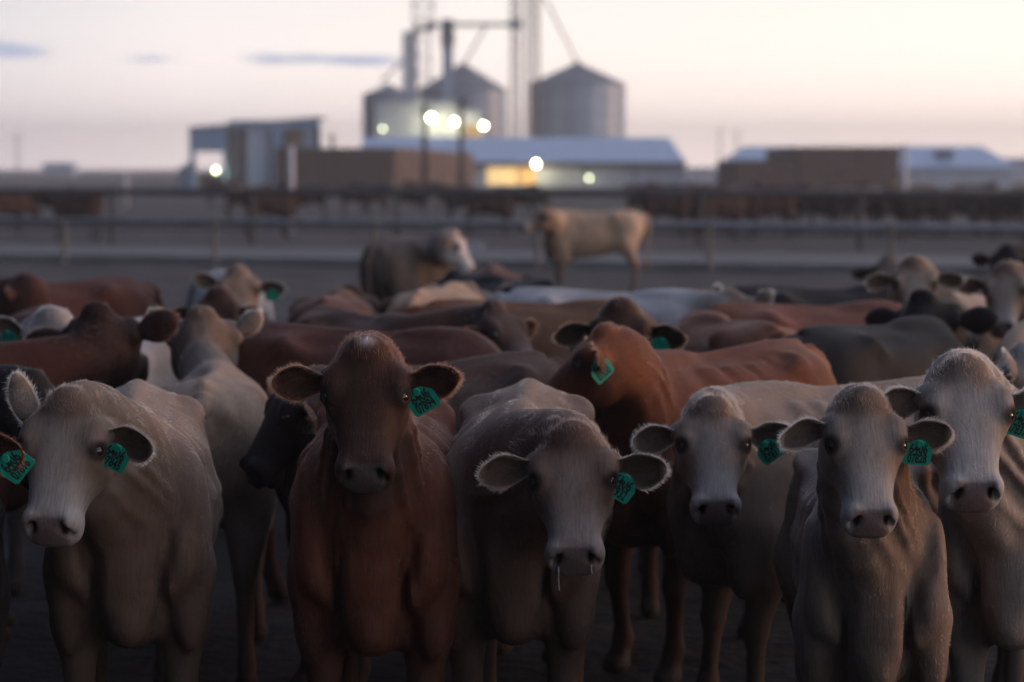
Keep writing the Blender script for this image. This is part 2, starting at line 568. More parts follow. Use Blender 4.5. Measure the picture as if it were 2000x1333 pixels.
o = empty("conveyor_bridge", (0, 297, 0))
tag(o, "horizontal conveyor bridge between the elevator and the lattice tower", "conveyor")
MB().box(gx(832, 297), gx(1018, 297), -.35, .35, Z(52, 297), Z(45, 297)).build("conveyor_tube", METD, o)
MB().box(gx(994, 297), gx(1020, 297), -.6, .6, Z(56, 297), Z(40, 297)).build("drive_housing", METD, o)
MB().tube((gx(950, 297), 0, Z(50, 297)), (gx(906, 318), 22, Z(126, 318)), .14, n=8).build("spout", METD, o)

o = empty("lattice_tower", (gx(1030, 303), 303, 0))
tag(o, "pale open lattice tower rising out of the frame between the bins", "tower")
TW = mat_noise("rusty_pink_steel", (.34, .28, .27), (.46, .39, .37), scale=.8, rough=.7)
m = MB(); lattice(m, gx(1007, 303) - gx(1030, 303), 0, 1.1, 0, 25, .12, .07, 1.1); m.build("mast", TW, o)
m = MB(); lattice(m, gx(1040, 303) - gx(1030, 303), 0, 1.5, 0, 25, .14, .08, 1.3); m.build("mast", TW, o)
MB().tube((gx(1068, 303) - gx(1030, 303), 0, Z(5, 303)), (gx(1127, 303) - gx(1030, 303), 3, Z(118, 303)), .13, n=8).build("spout", METD, o)
MB().tube((gx(1046, 303) - gx(1030, 303), 0, Z(-18, 303)), (gx(1068, 303) - gx(1030, 303), 0, Z(5, 303)), .13, n=8).build("spout", METD, o)

# ------------------------------------------------------------------ long barn
D = 236
o = empty("long_barn", (0, D, 0))
tag(o, "long low barn with pale blue metal roof and a lit doorway", "barn")
x0, x1 = gx(700, D), gx(1338, D)
ze, zr = Z(317, D), Z(281, D)
Dp = 16
vs = [(x0, -.7, ze), (x1, -.7, ze), (x1 - 1.1, Dp * .5, zr + .7), (x0, Dp * .5, zr + .7), (x0, Dp + .7, ze), (x1, Dp + .7, ze)]
vs += [(a, b, c - .18) for a, b, c in vs]
fs = [(0, 1, 2, 3), (3, 2, 5, 4), (1, 5, 2), (0, 3, 4), (6, 7, 1, 0), (6, 9, 8, 7), (9, 10, 11, 8), (4, 5, 11, 10), (7, 8, 11), (6, 10, 9), (1, 7, 11, 5), (0, 4, 10, 6)]
roof = MB().add(vs, fs).build("roof", BLUE, o)
MB().box(x0, x1 + .02, -.78, -.705, ze - .5, ze - .02).build("fascia", DARK, roof)
xw = [(700, 951), (1047, 1143), (1146, 1238), (1241, 1336)]
for a, b in xw:
    MB().box(gx(a, D), gx(b, D), 0, .15, 0, ze - .19).build("wall_panel", WALLW, o)
for a in (1144.5, 1239.5):
    MB().box(gx(a, D) - .06, gx(a, D) + .06, -.1, .14, 0, ze - .3).build("post", DARK, o)
MB().box(gx(951, D), gx(1047, D), 0, .15, 0, Z(361, D)).build("wall_panel", WALLW, o)
MB().box(x0, x0 + .15, .16, Dp, 0, ze - .2).build("end_wall", WALLW, o)
MB().box(x1 - .2, x1 - .05, .16, Dp, 0, ze - .2).build("end_wall", WALLW, o)
MB().box(x0, x1 - .1, Dp, Dp + .1, 0, ze - .2).build("rear_wall", WALLW, o)
MB().box(gx(950, D), gx(1010, D), .9, 1.0, .1, Z(320, D)).build("lit_opening", GLOW, o)
MB().box(gx(1012, D), gx(1046, D), .5, .6, 0, Z(316, D)).build("lit_doorway", GLOWD, o)

# ------------------------------------------------------------------ open sided shed at left
D = 200
o = empty("open_shed", (0, D, 0))
tag(o, "blue monopitch shed at left with open bays and a lamp inside", "shed")
zl, zr_ = Z(252, D), Z(231, D)
xl, xr = gx(371, D), gx(626, D)
MB().prism([(xl - .05, zl), (xr + .05, zr_), (xr + .05, zr_ + .14), (xl - .05, zl + .14)], -.14, 9).build("roof", MET, o)


LINING = mat_noise("weathered_grey_boards", (.20, .20, .20), (.28, .27, .25), scale=.8, rough=.8)


def shed_panel(a, b, yt, yb, mat, name="wall_panel", d0=0.0, d1=.12):
    MB().box(gx(a, D), gx(b, D), d0, d1, max(0, Z(yb, D)), Z(yt, D)).build(name, mat, o)


shed_panel(371.5, 447, 252, 297, BLUE)
shed_panel(371.5, 383, 297.3, 372, BLUE)
shed_panel(437, 447, 297.3, 372, BLUE)
shed_panel(440, 488, 246, 372, LINING, "bay_lining", 1.0, 1.1)
shed_panel(484, 528, 246, 372, WALLW, "sliding_door", .2, .3)
shed_panel(530, 556, 242, 372, BLUE)
shed_panel(449, 625, 235, 252, BLUE, "wall_panel", .02, .11)
shed_panel(556, 596, 250, 300, OCH, "bay_lining", 1.0, 1.1)
shed_panel(592, 627, 246, 300, WALLW, "wall_panel", .5, .6)
shed_panel(620, 626, 236, 372, BLUE, "corner_panel", .13, .45)
shed_panel(556.5, 625, 285, 372, BLUE)
for a in (449, 529, 557, 624):
    MB().box(gx(a, D) - .09, gx(a, D) + .09, -.12, -.005, 0, zl - .05).build("post", DARK, o)
shed_panel(384, 436, 340, 372, HAY, "feed_pile", 2.0, 5.0)
o = empty("lean_to", (0, 204, 0))
tag(o, "low blue lean-to against the left end of the open shed", "shed")
MB().prism([(gx(352, 204), 0), (gx(371, 204), 0), (gx(371, 204), Z(322, 204)), (gx(352, 204), Z(334, 204))], 0, 5).build("wall", BLUE, o)
MB().prism([(gx(350, 204), Z(335, 204) + .03), (gx(371, 204), Z(322, 204) + .03), (gx(371, 204), Z(320, 204) + .1), (gx(350, 204), Z(333, 204) + .1)], -.2, 5.2).build("roof", METD, o)

# ------------------------------------------------------------------ sheds at right and far off
D = 226
o = empty("blue_shed", (0, D, 0))
tag(o, "blue grey hip roofed shed behind the right haystack", "shed")
MB().box(gx(1425, D), gx(1975, D), 0, 14, 0, Z(347, D) + .9).build("wall", WALLW, o)
a, b = gx(1415, D), gx(1985, D)
c, d_ = gx(1465, D), gx(1938, D)
zb_, zt_ = Z(347, D) + .9, Z(285, D)
MB().add([(a, -.6, zb_), (b, -.6, zb_), (b, 14.6, zb_), (a, 14.6, zb_), (c, 6, zt_), (d_, 6, zt_), (d_, 8, zt_), (c, 8, zt_)],
         [(0, 1, 5, 4), (1, 2, 6, 5), (2, 3, 7, 6), (3, 0, 4, 7), (4, 5, 6, 7), (0, 3, 2, 1)]).build("roof", BLUE, o)
MB().box(gx(1835, D), gx(1868, D), 2.1, 3.6, zb_ + .6, zb_ + 1.7).build("roof_vent", METD, o)
D = 330
o = empty("distant_shed", (gx(2000, D), D, 0))
tag(o, "small distant blue shed at the right edge", "shed")
MB().box(-2.6, 4, 0, 6, 0, 2.1).build("wall", WALLW, o)
MB().prism([(-2.9, 2.11), (4.3, 2.11), (3.6, 3.1), (-2.2, 3.1)], -.3, 6.3).build("roof", BLUE, o)
D = 520
o = empty("distant_shed", (gx(115, D), D, 0))
tag(o, "faint low shed on the left horizon", "shed")
MB().box(-3.2, 3.2, 0, 6, 0, 1.9).build("wall", BLUE, o)
MB().prism([(-3.5, 1.91), (3.5, 1.91), (2.8, 2.7), (-2.8, 2.7)], -.3, 6.3).build("roof", BLUE, o)
o = empty("farm_truck", (gx(1362, 205), 205, 0))
tag(o, "pale truck parked between the barn and the right haystack", "truck")
MB().prism([(-1.0, .5), (1.3, .5), (1.3, 1.9), (-1.0, 1.9)], -.9, .9).build("box_body", WHITEP, o)
MB().prism([(1.32, .5), (2.4, .5), (2.4, 1.0), (2.0, 1.1), (1.8, 1.7), (1.32, 1.75)], -.85, .85).build("cab", WALLW, o)
for x in (-.5, 1.8):
    for y in (-.9, .9):
        MB().tube((x, y - .1, .35), (x, y + .1, .35), .35, n=14).build("wheel", DARK, o, True)

for px, ptop, D, lab in ((36, 262, 560, "faint utility pole on the left horizon"), (1405, 252, 560, "faint utility pole above the right yard, left of the pair"), (1438, 256, 600, "faint utility pole above the right yard, right of the pair")):
    o = empty("utility_pole", (gx(px, D), D, 0))
    MB().tube((0, 0, 0), (0, 0, Z(ptop, D)), .22, .16, n=8).build("pole", DARK, o, True)
    MB().box(-1.2, 1.2, -.08, .08, Z(ptop, D) - .9, Z(ptop, D) - .7).build("crossarm", DARK, o)
    tag(o, lab, "pole")
for px, ptop, D, lab in ((830, 205, 141, "dark timber pole in front of the mill, the left one"), (901, 190, 141, "dark timber pole in front of the mill, the right one")):
    o = empty("timber_pole", (gx(px, D), D, 0))
    MB().tube((0, 0, 0), (0, 0, Z(ptop, D)), .19, .13, n=8).build("pole", DARK, o, True)
    MB().box(-.5, .5, -.06, .06, Z(ptop, D) - .5, Z(ptop, D) - .38).build("crossarm", DARK, o)
    tag(o, lab, "pole")
o = empty("vent_stack", (gx(650, 180), 180, 0))
MB().tube((0, 0, 0), (0, 0, Z(268, 180)), .14, n=10).build("pipe", DARK, o, True)
MB().tube((0, 0, Z(268, 180)), (0, 0, Z(262, 180)), .28, .12, n=10).build("rain_cap", DARK, o, True)
tag(o, "short dark vent pipe rising behind the left haystack", "pipe")


# ------------------------------------------------------------------ lit lamps
def floodlight(label, px, py, D, r, mat, power=0, c=(1.0, .80, .42), pole=False):
    z = Z(py, D)
    o = empty("floodlight", (gx(px, D), D, z))
    tag(o, label, "lamp")
    bm = bmesh.new()
    bmesh.ops.create_uvsphere(bm, u_segments=20, v_segments=12, radius=r)
    me = bpy.data.meshes.new("lamp_lens")
    bm.to_mesh(me); bm.free()
    link_mesh("lens", me, mat, o, True)
    MB().tube((0, r * .2, r * .95), (0, r * .2, r * 1.5), r * 1.25, r * .4, n=14).build("hood", DARK, o, True)
    MB().tube((0, r * .3, r * 1.2), (0, 1.2, r * 1.2), r * .18, n=6).build("bracket", DARK, o)
    if pole:
        MB().tube((0, r * 1.6, -z), (0, r * 1.6, r * 1.3), .09, n=8).build("post", DARK, o, True)
    if power:
        ld = bpy.data.lights.new("floodlight_bulb", 'POINT')
        ld.energy = power
        ld.color = c
        ld.shadow_soft_size = r
        lo = bpy.data.objects.new("bulb", ld)
        lo.parent = o
        lo.location = (0, -r * 1.3, -.2)
        col.objects.link(lo)
    return o


floodlight("brightest floodlight, on the mill wall left of the elevator pole", 843, 230, 290.3, .30, LAMP, 380)
floodlight("bright floodlight on the mill wall, middle of three", 888, 238, 290.3, .24, LAMP, 200)
floodlight("bright floodlight at the right corner of the mill", 945, 246, 290.5, .24, LAMP, 300)
floodlight("dim round lamp at the left end of the mill", 748, 252, 290.3, .13, LAMPD, 25)
floodlight("bright lamp on the barn wall beside the lit doorway", 1047, 320, 234.4, .22, LAMP, 300)
floodlight("dim lamp low on the long barn wall", 1150, 348, 234.6, .12, LAMPD, 15)
floodlight("greenish lamp in the opening of the left shed", 423, 333, 199.5, .14, LAMPD, 30, c=(.8, 1, .6), pole=True)
floodlight("faint lamp on a post near the right haystack", 1402, 345, 205, .09, LAMPD, 10, c=(.8, 1, .6), pole=True)

# ------------------------------------------------------------------ cattle: a signed-distance body, meshed by surface nets
def smin(a, b, k):
    h = np.maximum(k - np.abs(a - b), 0.0) / k
    return np.minimum(a, b) - h * h * k * 0.25


class Field:
    def __init__(self, X, Y, Z):
        self.g = (X, Y, Z)
        self.d = np.full((len(X), len(Y), len(Z)), 0.6, dtype=np.float32)

    def op(self, fn, lo, hi, k, sub=False):
        sl = []
        for ax in range(3):
            i0 = max(0, np.searchsorted(self.g[ax], lo[ax] - k * 1.5 - 0.03) - 1)
            i1 = min(len(self.g[ax]), np.searchsorted(self.g[ax], hi[ax] + k * 1.5 + 0.03) + 1)
            if i1 - i0 < 2:
                return
            sl.append(slice(i0, i1))
        x = self.g[0][sl[0]][:, None, None]
        y = self.g[1][sl[1]][None, :, None]
        z = self.g[2][sl[2]][None, None, :]
        d = fn(x, y, z).astype(np.float32)
        s = tuple(sl)
        if sub:
            self.d[s] = -smin(-self.d[s], d, k)
        else:
            self.d[s] = smin(self.d[s], d, k)

    def ell(self, c, r, k, M=None, sub=False):
        c = np.asarray(c, float); r = np.asarray(r, float)
        M = np.eye(3) if M is None else np.asarray(M, float)       # columns: axes
        ext = np.sqrt(((M * r) ** 2).sum(1))

        def fn(x, y, z):
            px, py, pz = x - c[0], y - c[1], z - c[2]
            a = [(px * M[0, i] + py * M[1, i] + pz * M[2, i]) / r[i] for i in range(3)]
            k0 = np.sqrt(a[0] ** 2 + a[1] ** 2 + a[2] ** 2)
            k1 = np.sqrt((a[0] / r[0]) ** 2 + (a[1] / r[1]) ** 2 + (a[2] / r[2]) ** 2)
            return np.where(k1 > 1e-6, k0 * (k0 - 1.0) / np.maximum(k1, 1e-6), -r.min())
        self.op(fn, c - ext, c + ext, k, sub)

    def cone(self, a, ra, b, rb, k, sub=False):
        a = np.asarray(a, float); b = np.asarray(b, float)
        ab = b - a
        L2 = max(ab @ ab, 1e-9)

        def fn(x, y, z):
            px, py, pz = x - a[0], y - a[1], z - a[2]
            t = np.clip((px * ab[0] + py * ab[1] + pz * ab[2]) / L2, 0, 1)
            qx, qy, qz = px - t * ab[0], py - t * ab[1], pz - t * ab[2]
            return np.sqrt(qx * qx + qy * qy + qz * qz) - (ra + (rb - ra) * t)
        m = max(ra, rb)
        self.op(fn, np.minimum(a, b) - m, np.maximum(a, b) + m, k, sub)

    def loft(self, keys, k, o=(0, 0, 0), M=None, n=2.2, s=1.0):
        """keys rows: x, half width, top z, bottom z in a local frame"""
        K = np.asarray(keys, float)
        o = np.asarray(o, float)
        M = np.eye(3) if M is None else np.asarray(M, float)
        xs = np.linspace(K[0, 0], K[-1, 0], 90)

        def sm(v):
            q = np.interp(xs, K[:, 0], v)
            for _ in range(3):
                q[1:-1] = (q[:-2] + q[1:-1] * 2 + q[2:]) / 4
            return q
        W, ZT, ZB = sm(K[:, 1]), sm(K[:, 2]), sm(K[:, 3])

        def fn(x, y, z):
            px, py, pz = (x - o[0]) / s, (y - o[1]) / s, (z - o[2]) / s
            a = px * M[0, 0] + py * M[1, 0] + pz * M[2, 0]
            b = px * M[0, 1] + py * M[1, 1] + pz * M[2, 1]
            c = px * M[0, 2] + py * M[1, 2] + pz * M[2, 2]
            w = np.interp(a, xs, W)
            zt = np.interp(a, xs, ZT)
            zb = np.interp(a, xs, ZB)
            h = (zt - zb) / 2
            c = c - (zt + zb) / 2
            u, v = np.abs(b) / w, np.abs(c) / h
            r = (u ** n + v ** n) ** (1.0 / n) + 1e-6
            g = np.sqrt((u / w) ** 2 + (v / h) ** 2) / np.maximum(np.sqrt(u * u + v * v), 1e-6)
            d = (r - 1.0) / np.maximum(g, 1.0)
            e = np.maximum(xs[0] - a, a - xs[-1])
            return np.where(e > 0, np.sqrt(e * e + np.maximum(d, 0) ** 2), d) * s
        pts = []
        for x in xs[::6]:
            for yy in (-0.3, 0.3):
                for zz in (ZT.max(), ZB.min()):
                    pts.append(o + s * (M @ np.array([x, yy, zz])))
        pts = np.array(pts)
        self.op(fn, pts.min(0), pts.max(0), k)

    def mesh(self):
        d = self.d
        S = d < 0
        nx, ny, nz = d.shape
        c = np.zeros((nx - 1, ny - 1, nz - 1), dtype=np.int8)
        for i in (0, 1):
            for j in (0, 1):
                for k in (0, 1):
                    c += S[i:nx - 1 + i, j:ny - 1 + j, k:nz - 1 + k]
        act = (c > 0) & (c < 8)
        I = np.argwhere(act)
        idx = np.full(act.shape, -1, dtype=np.int32)
        idx[act] = np.arange(len(I))
        acc = np.zeros((len(I), 3)); cnt = np.zeros(len(I))
        corners = [(i, j, k) for i in (0, 1) for j in (0, 1) for k in (0, 1)]
        for a in corners:
            for ax in range(3):
                if a[ax] == 1:
                    continue
                b = list(a); b[ax] = 1
                da = d[I[:, 0] + a[0], I[:, 1] + a[1], I[:, 2] + a[2]]
                db = d[I[:, 0] + b[0], I[:, 1] + b[1], I[:, 2] + b[2]]
                m = (da < 0) != (db < 0)
                t = np.where(m, da / np.where(m, da - db, 1), 0)
                p = np.tile(np.array(a, float), (len(I), 1))
                p[:, ax] = t
                acc += p * m[:, None]
                cnt += m
        P = I + acc / cnt[:, None]
        V = np.stack([np.interp(P[:, ax], np.arange(len(self.g[ax])), self.g[ax]) for ax in range(3)], 1)
        F = []
        for ax in range(3):
            o1, o2 = (ax + 1) % 3, (ax + 2) % 3
            s0 = [slice(None)] * 3; s1 = [slice(None)] * 3
            s0[ax] = slice(0, -1); s1[ax] = slice(1, None)
            A, B = S[tuple(s0)], S[tuple(s1)]
            E = np.argwhere(A != B)
            ok = (E[:, o1] > 0) & (E[:, o2] > 0) & (E[:, o1] < d.shape[o1] - 1) & (E[:, o2] < d.shape[o2] - 1)
            E = E[ok]
            flip = A[E[:, 0], E[:, 1], E[:, 2]]
            q = []
            for (u, v) in ((-1, -1), (0, -1), (0, 0), (-1, 0)):
                e2 = E.copy(); e2[:, o1] += u; e2[:, o2] += v
                q.append(idx[e2[:, 0], e2[:, 1], e2[:, 2]])
            q = np.stack(q, 1)
            q[~flip] = q[~flip][:, ::-1]
            F.append(q)
        F = np.concatenate(F)
        return V, F[(F >= 0).all(1)]


def relax(V, F, it=2, f=0.5):
    n = len(V)
    e = np.concatenate([F[:, [0, 1]], F[:, [1, 2]], F[:, [2, 3]], F[:, [3, 0]]])
    deg = np.bincount(e[:, 0], minlength=n) + np.bincount(e[:, 1], minlength=n)
    for _ in range(it):
        acc = np.zeros_like(V)
        for ax in range(3):
            acc[:, ax] = np.bincount(e[:, 0], V[e[:, 1], ax], n) + np.bincount(e[:, 1], V[e[:, 0], ax], n)
        V = V * (1 - f) + f * acc / np.maximum(deg, 1)[:, None]
    return V


TRUNK = [(-.755, .04, 1.10, .95), (-.73, .10, 1.165, .88), (-.68, .15, 1.205, .80), (-.58, .195, 1.235, .72), (-.45, .222, 1.245, .67), (-.30, .235, 1.235, .63),
         (-.10, .262, 1.212, .59), (.10, .272, 1.202, .565), (.28, .250, 1.215, .555), (.42, .215, 1.225, .55), (.52, .180, 1.185, .56), (.60, .135, 1.11, .61), (.66, .06, 1.0, .72)]
HEAD = [(-.072, .03, -.06, -.11), (-.055, .052, -.030, -.14), (-.025, .072, -.004, -.17), (.02, .100, .010, -.195), (.07, .117, .016, -.212), (.12, .121, .013, -.220),
        (.17, .113, .004, -.215), (.23, .098, -.006, -.196), (.29, .083, -.014, -.174), (.34, .076, -.020, -.160), (.38, .079, -.026, -.153), (.405, .082, -.040, -.148),
        (.43, .080, -.062, -.144), (.452, .070, -.086, -.136), (.468, .046, -.104, -.126)]


def lerpkeys(u, ks):
    return np.interp(u, [k[0] for k in ks], [k[1] for k in ks])


def rot_axis(v, ax, a):
    return np.array(Matrix.Rotation(a, 3, Vector(ax)) @ Vector(v))


def build_cow(sp):
    """returns the posed cow in its own frame (x forward, z up, feet on z=0), sizes in metres before scaling"""
    rs = np.random.default_rng(sp.get('seed', 1))
    fine, coarse = sp.get('res', (.013, .024))
    poll = np.array(sp['poll'], float)          # top of the head in the body frame
    az, pitch, roll = R(sp['haz']), R(sp['hpitch']), R(sp.get('hroll', 0))   # haz relative to the body, + = to its left
    h = np.array([math.cos(az), math.sin(az), 0.0])
    up = np.array([0, 0, 1.0])
    fx = h * math.cos(pitch) - up * math.sin(pitch)
    fz = h * math.sin(pitch) + up * math.cos(pitch)
    fy = np.cross(fz, fx)
    if roll:
        fy, fz = rot_axis(fy, fx, roll), rot_axis(fz, fx, roll)
    HM = np.stack([fx, fy, fz], 1)
    hs = sp.get('hscale', 1.0)
    HX = sp.get('hlen', .82)
    HW = sp.get('hw', 1.0)

    def hp(x, y, z):
        return poll + hs * (HM @ np.array([x * HX, y, z]))
    lat = np.cross(up, h)
    # head-box for the fine grid
    pts = np.array([hp(x, y, z) for x in (-.1, .50) for y in (-.17, .17) for z in (-.25, .06)])
    hlo, hhi = pts.min(0), pts.max(0)
    lo = np.minimum(np.array([-.98, -.44, -.03]), hlo - .05)
    hi = np.maximum(np.array([.80, .44, 1.32]), hhi + .05)

    def axis(a, b, f0, f1):
        out = [a]
        while out[-1] < b:
            p = out[-1]
            out.append(p + (fine if f0 <= p <= f1 else coarse))
        return np.array(out)
    F = Field(*(axis(lo[i], hi[i], hlo[i], hhi[i]) for i in range(3)))
    fat = sp.get('fat', 1.0)
    F.loft([(x, w * fat, a, b) for x, w, a, b in TRUNK], .05, n=2.15)
    foot = [np.array([rs.uniform(-.07, .09), rs.uniform(-.015, .015)]) for _ in range(4)]
    if 'feet' in sp:
        foot = [np.array(q) for q in sp['feet']]
    for i, s in enumerate((1, -1)):
        F.ell((.40, s * .150 * fat, .90), (.15, .085, .25), .07)
        F.ell((.44, s * .165 * fat, .76), (.105, .075, .14), .06)
        F.ell((.50, s * .12, .80), (.10, .07, .12), .06)
        fo = foot[i]
        kn = fo * .45
        F.cone((.42, s * .165, .74), .098, (.385 + kn[0] * .3, s * .162 + kn[1] * .3, .56), .080, .05)
        F.cone((.385 + kn[0] * .3, s * .162 + kn[1] * .3, .58), .078, (.41 + kn[0], s * .150 + kn[1], .375), .046, .03)
        F.ell((.415 + kn[0], s * .150 + kn[1], .365), (.050, .047, .06), .02)
        F.cone((.41 + kn[0], s * .150 + kn[1], .34), .037, (.40 + fo[0], s * .150 + fo[1], .14), .033, .02)
        F.ell((.40 + fo[0], s * .150 + fo[1], .125), (.045, .044, .045), .02)
        F.cone((.405 + fo[0], s * .150 + fo[1], .11), .036, (.435 + fo[0], s * .150 + fo[1], .045), .046, .02)
        F.ell((.445 + fo[0], s * .150 + fo[1], .025), (.065, .052, .042), .015)
        fo = foot[2 + i]
        F.ell((-.33, s * .165, 1.150), (.08, .05, .045), .10)
        F.ell((-.69, s * .075, 1.12), (.06, .04, .05), .04)
        F.ell((-.50, s * .140, .90), (.19, .110, .27), .08)
        F.ell((-.40, s * .165, .76), (.12, .085, .14), .06)
        hk = fo * .5
        F.cone((-.47, s * .170, .80), .125, (-.63 + hk[0], s * .155 + hk[1], .50), .058, .05)
        F.ell((-.655 + hk[0], s * .152 + hk[1], .475), (.052, .042, .065), .025)
        F.cone((-.645 + hk[0], s * .152 + hk[1], .47), .044, (-.625 + fo[0], s * .152 + fo[1], .15), .036, .02)
        F.ell((-.62 + fo[0], s * .152 + fo[1], .125), (.046, .045, .046), .02)
        F.cone((-.615 + fo[0], s * .152 + fo[1], .11), .037, (-.585 + fo[0], s * .152 + fo[1], .045), .047, .02)
        F.ell((-.575 + fo[0], s * .152 + fo[1], .025), (.066, .053, .042), .015)
    F.ell((.30, 0, 1.215), (.16, .06, .04), .06)
    F.cone((-.62, 0, 1.232), .016, (.22, 0, 1.205), .016, .05)
    F.ell((.42, 0, .60), (.20, .125, .095), .05)
    for s in (1, -1):
        F.ell((-.33, s * .178, 1.168), (.055, .042, .034), .05)
        F.ell((-.16, s * .175, 1.215), (.15, .06, .045), .07, None, True)
        F.ell((-.27, s * .285, .93), (.10, .05, .15), .07, None, True)
        F.ell((.20, s * .275, 1.08), (.07, .045, .16), .07, None, True)
        if fine < .012:
            for i in range(7):
                xr = .24 - i * .085 + rs.uniform(-.02, .02)
                w_ = np.interp(xr, [k[0] for k in TRUNK], [k[1] for k in TRUNK]) * fat
                pr = [(xr - .05 * j, s * (w_ - .006) * math.cos(R(58 - 26 * j)), .90 + .315 * math.sin(R(58 - 26 * j))) for j in range(5)]
                for j in range(4):
                    F.cone(pr[j], .006, pr[j + 1], .006, .06)
    # brisket
    F.ell((.54, 0, .76), (.12, .150, .15), .07)
    F.ell((.555, 0, .615), (.10, .050, .075), .06)
    for s in (1, -1):
        F.ell((.585, s * .078, .735), (.075, .068, .12), .035)
        F.ell((.47, s * .20, .93), (.10, .03, .15), .05)
        F.ell((.545, s * .165, .80), (.075, .062, .10), .04)
        F.ell((.50, s * .185, .62), (.055, .050, .13), .04)
        F.ell((.66, s * .118, .93), (.10, .022, .15), .05, None, True)
        F.ell((.60, s * .100, .65), (.075, .012, .12), .06, None, True)
    # tail
    ts = sp.get('tail', 0.0)
    tp = [(-.715, 0, 1.185), (-.785, ts * .2, 1.15), (-.825, ts * .5, 1.02), (-.815, ts * .8, .80), (-.80, ts, .58)]
    tr = [.040, .032, .024, .019, .017]
    for i in range(4):
        F.cone(tp[i], tr[i], tp[i + 1], tr[i + 1], .03)
    F.ell((-.80, ts, .47), (.03, .03, .13), .02)
    # neck
    n0 = np.array([.38, 0, .98])
    hc = hp(-.005, 0, -.105) - up * sp.get('ndrop', 0.0)
    nd = hc - n0
    nd = nd / np.linalg.norm(nd)
    p1 = np.array([.56, 0, 1.02])
    p2 = hc - .16 * (0.55 * nd + 0.30 * h + 0.15 * fx)
    last = None
    flast = {}
    FOLDS = [R(8), R(30), R(48), R(64)] if fine < .012 else []
    for t in np.linspace(0, 1, 10):
        c = (1 - t) ** 3 * n0 + 3 * (1 - t) ** 2 * t * p1 + 3 * (1 - t) * t * t * p2 + t ** 3 * hc
        tg = 3 * (1 - t) ** 2 * (p1 - n0) + 6 * (1 - t) * t * (p2 - p1) + 3 * t * t * (hc - p2)
        tg = tg / np.linalg.norm(tg)
        ref = up * (1 - t) + fz * t * .6 + up * t * .4
        dv = ref - tg * (ref @ tg)
        dv /= np.linalg.norm(dv)
        sd = np.cross(dv, tg)
        wdt = lerpkeys(t, [(0, .165), (.4, .132), (.7, .098), (1, .078)]) * (1 + .15 * (fat - 1))
        dep = lerpkeys(t, [(0, .235), (.4, .200), (.7, .140), (1, .096)])
        F.ell(c, (.11, wdt, dep), .06, np.stack([tg, sd, dv], 1))
        und = c - dv * (dep - .004)
        for fi, fa in enumerate(FOLDS):
            for sg in (1, -1):
                aa = fa + .12 * math.sin(4 * t + fi * 2 + sg)
                fp = c + sd * sg * (wdt + .013) * math.cos(aa) - dv * (dep + .009) * math.sin(aa)
                key = (fi, sg)
                if key in flast and .12 < t < .88:
                    F.cone(flast[key], .011, fp, .011, .020)
                flast[key] = fp
        if last is not None and .15 < t < .95:
            F.cone(last, .026, und, .026, .05)
        last = und
    F.cone(hp(.06, 0, -.20), .03, (.62, 0, .80), .03, .07)
    F.cone((.62, 0, .80), .030, (.60, 0, .60), .034, .05)
    # head
    F.loft([(x * HX, w * HW, a, b) for x, w, a, b in HEAD], .05, o=poll, M=HM, n=2.75, s=hs)

    def he(c, r, k, sub=False, M=None):
        F.ell(hp(*c), np.array(r) * np.array([HX, 1, 1]) * hs, k, HM if M is None else HM @ M, sub)
    he((-.02, 0, -.002), (.05, .054, .036), .035)
    he((.385, 0, -.160), (.055, .052, .026), .010)
    he((.395, 0, -.092), (.060, .081, .052), .03)
    for s in (1, -1):
        he((.100, s * .094, -.020), (.058, .034, .032), .03)
        he((.165, s * .092, -.056), (.045, .022, .020), .025)
        he((.15, s * .072, -.140), (.085, .038, .068), .04)
        he((.405, s * .056, -.056), (.034, .026, .032), .02)
        F.cone(hp(.070, s * .072, -.062), .046 * hs, hp(.062, s * .116, -.064), .030 * hs, .03)
        ec = np.array([.150, s * .1015 * HW, -.030])
        oa = np.array([.10, s * .80, .58]); oa /= np.linalg.norm(oa)
        ua = np.array([-1.0, 0, 0]); ua -= oa * (ua @ oa); ua /= np.linalg.norm(ua)
        va = np.cross(oa, ua)
        F.ell(hp(*(ec - oa * .006)), np.array([.030, .030, .030]) * hs, .02)
        he(ec + oa * .018, (.017, .017, .017), .008, True)
        ring = [ec + oa * .0125 + (ua * math.cos(t) * (.0185 if math.cos(t) > 0 else .0165) + va * math.sin(t) * .0225) for t in np.linspace(0, 2 * math.pi, 13)]
        for q in range(12):
            rr = (.0078 if ring[q] @ ua > ec @ ua else .0060) * hs
            F.cone(hp(*ring[q]), rr, hp(*ring[q + 1]), rr, .008)
        F.cone(hp(*(ec + ua * .034 + oa * .004 - va * s * .01)), .013 * hs, hp(*(ec + ua * .026 + oa * .008 + va * s * .026)), .010 * hs, .02)
        rm = np.array(Matrix.Rotation(s * R(30), 3, 'X'))
        he((.428, s * .049, -.058), (.024, .0135, .024), .008, True, rm)
        he((.432, s * .063, -.080), (.020, .007, .012), .006, True)
    # mouth crease
    he((.445, 0, -.1375), (.035, .070, .0045), .006, True)
    V, Q = F.mesh()
    V = relax(V, Q, 2, .45)
    nb = len(V)
    # colour zones and coat length
    L = ((V - poll) @ HM) / hs / np.array([HX, 1, 1])           # head-local coordinates of every vertex
    C = sp['coat']
    base = np.array(C['base'])
    colr = np.tile(base, (nb, 1))

    def blend(mask, c):
        nonlocal colr
        colr = colr * (1 - mask[:, None]) + np.array(c) * mask[:, None]

    def sst(a, b, x):
        t = np.clip((x - a) / (b - a), 0, 1)
        return t * t * (3 - 2 * t)
    # large soft mottling of the coat itself
    ph = rs.uniform(0, 6, 6)
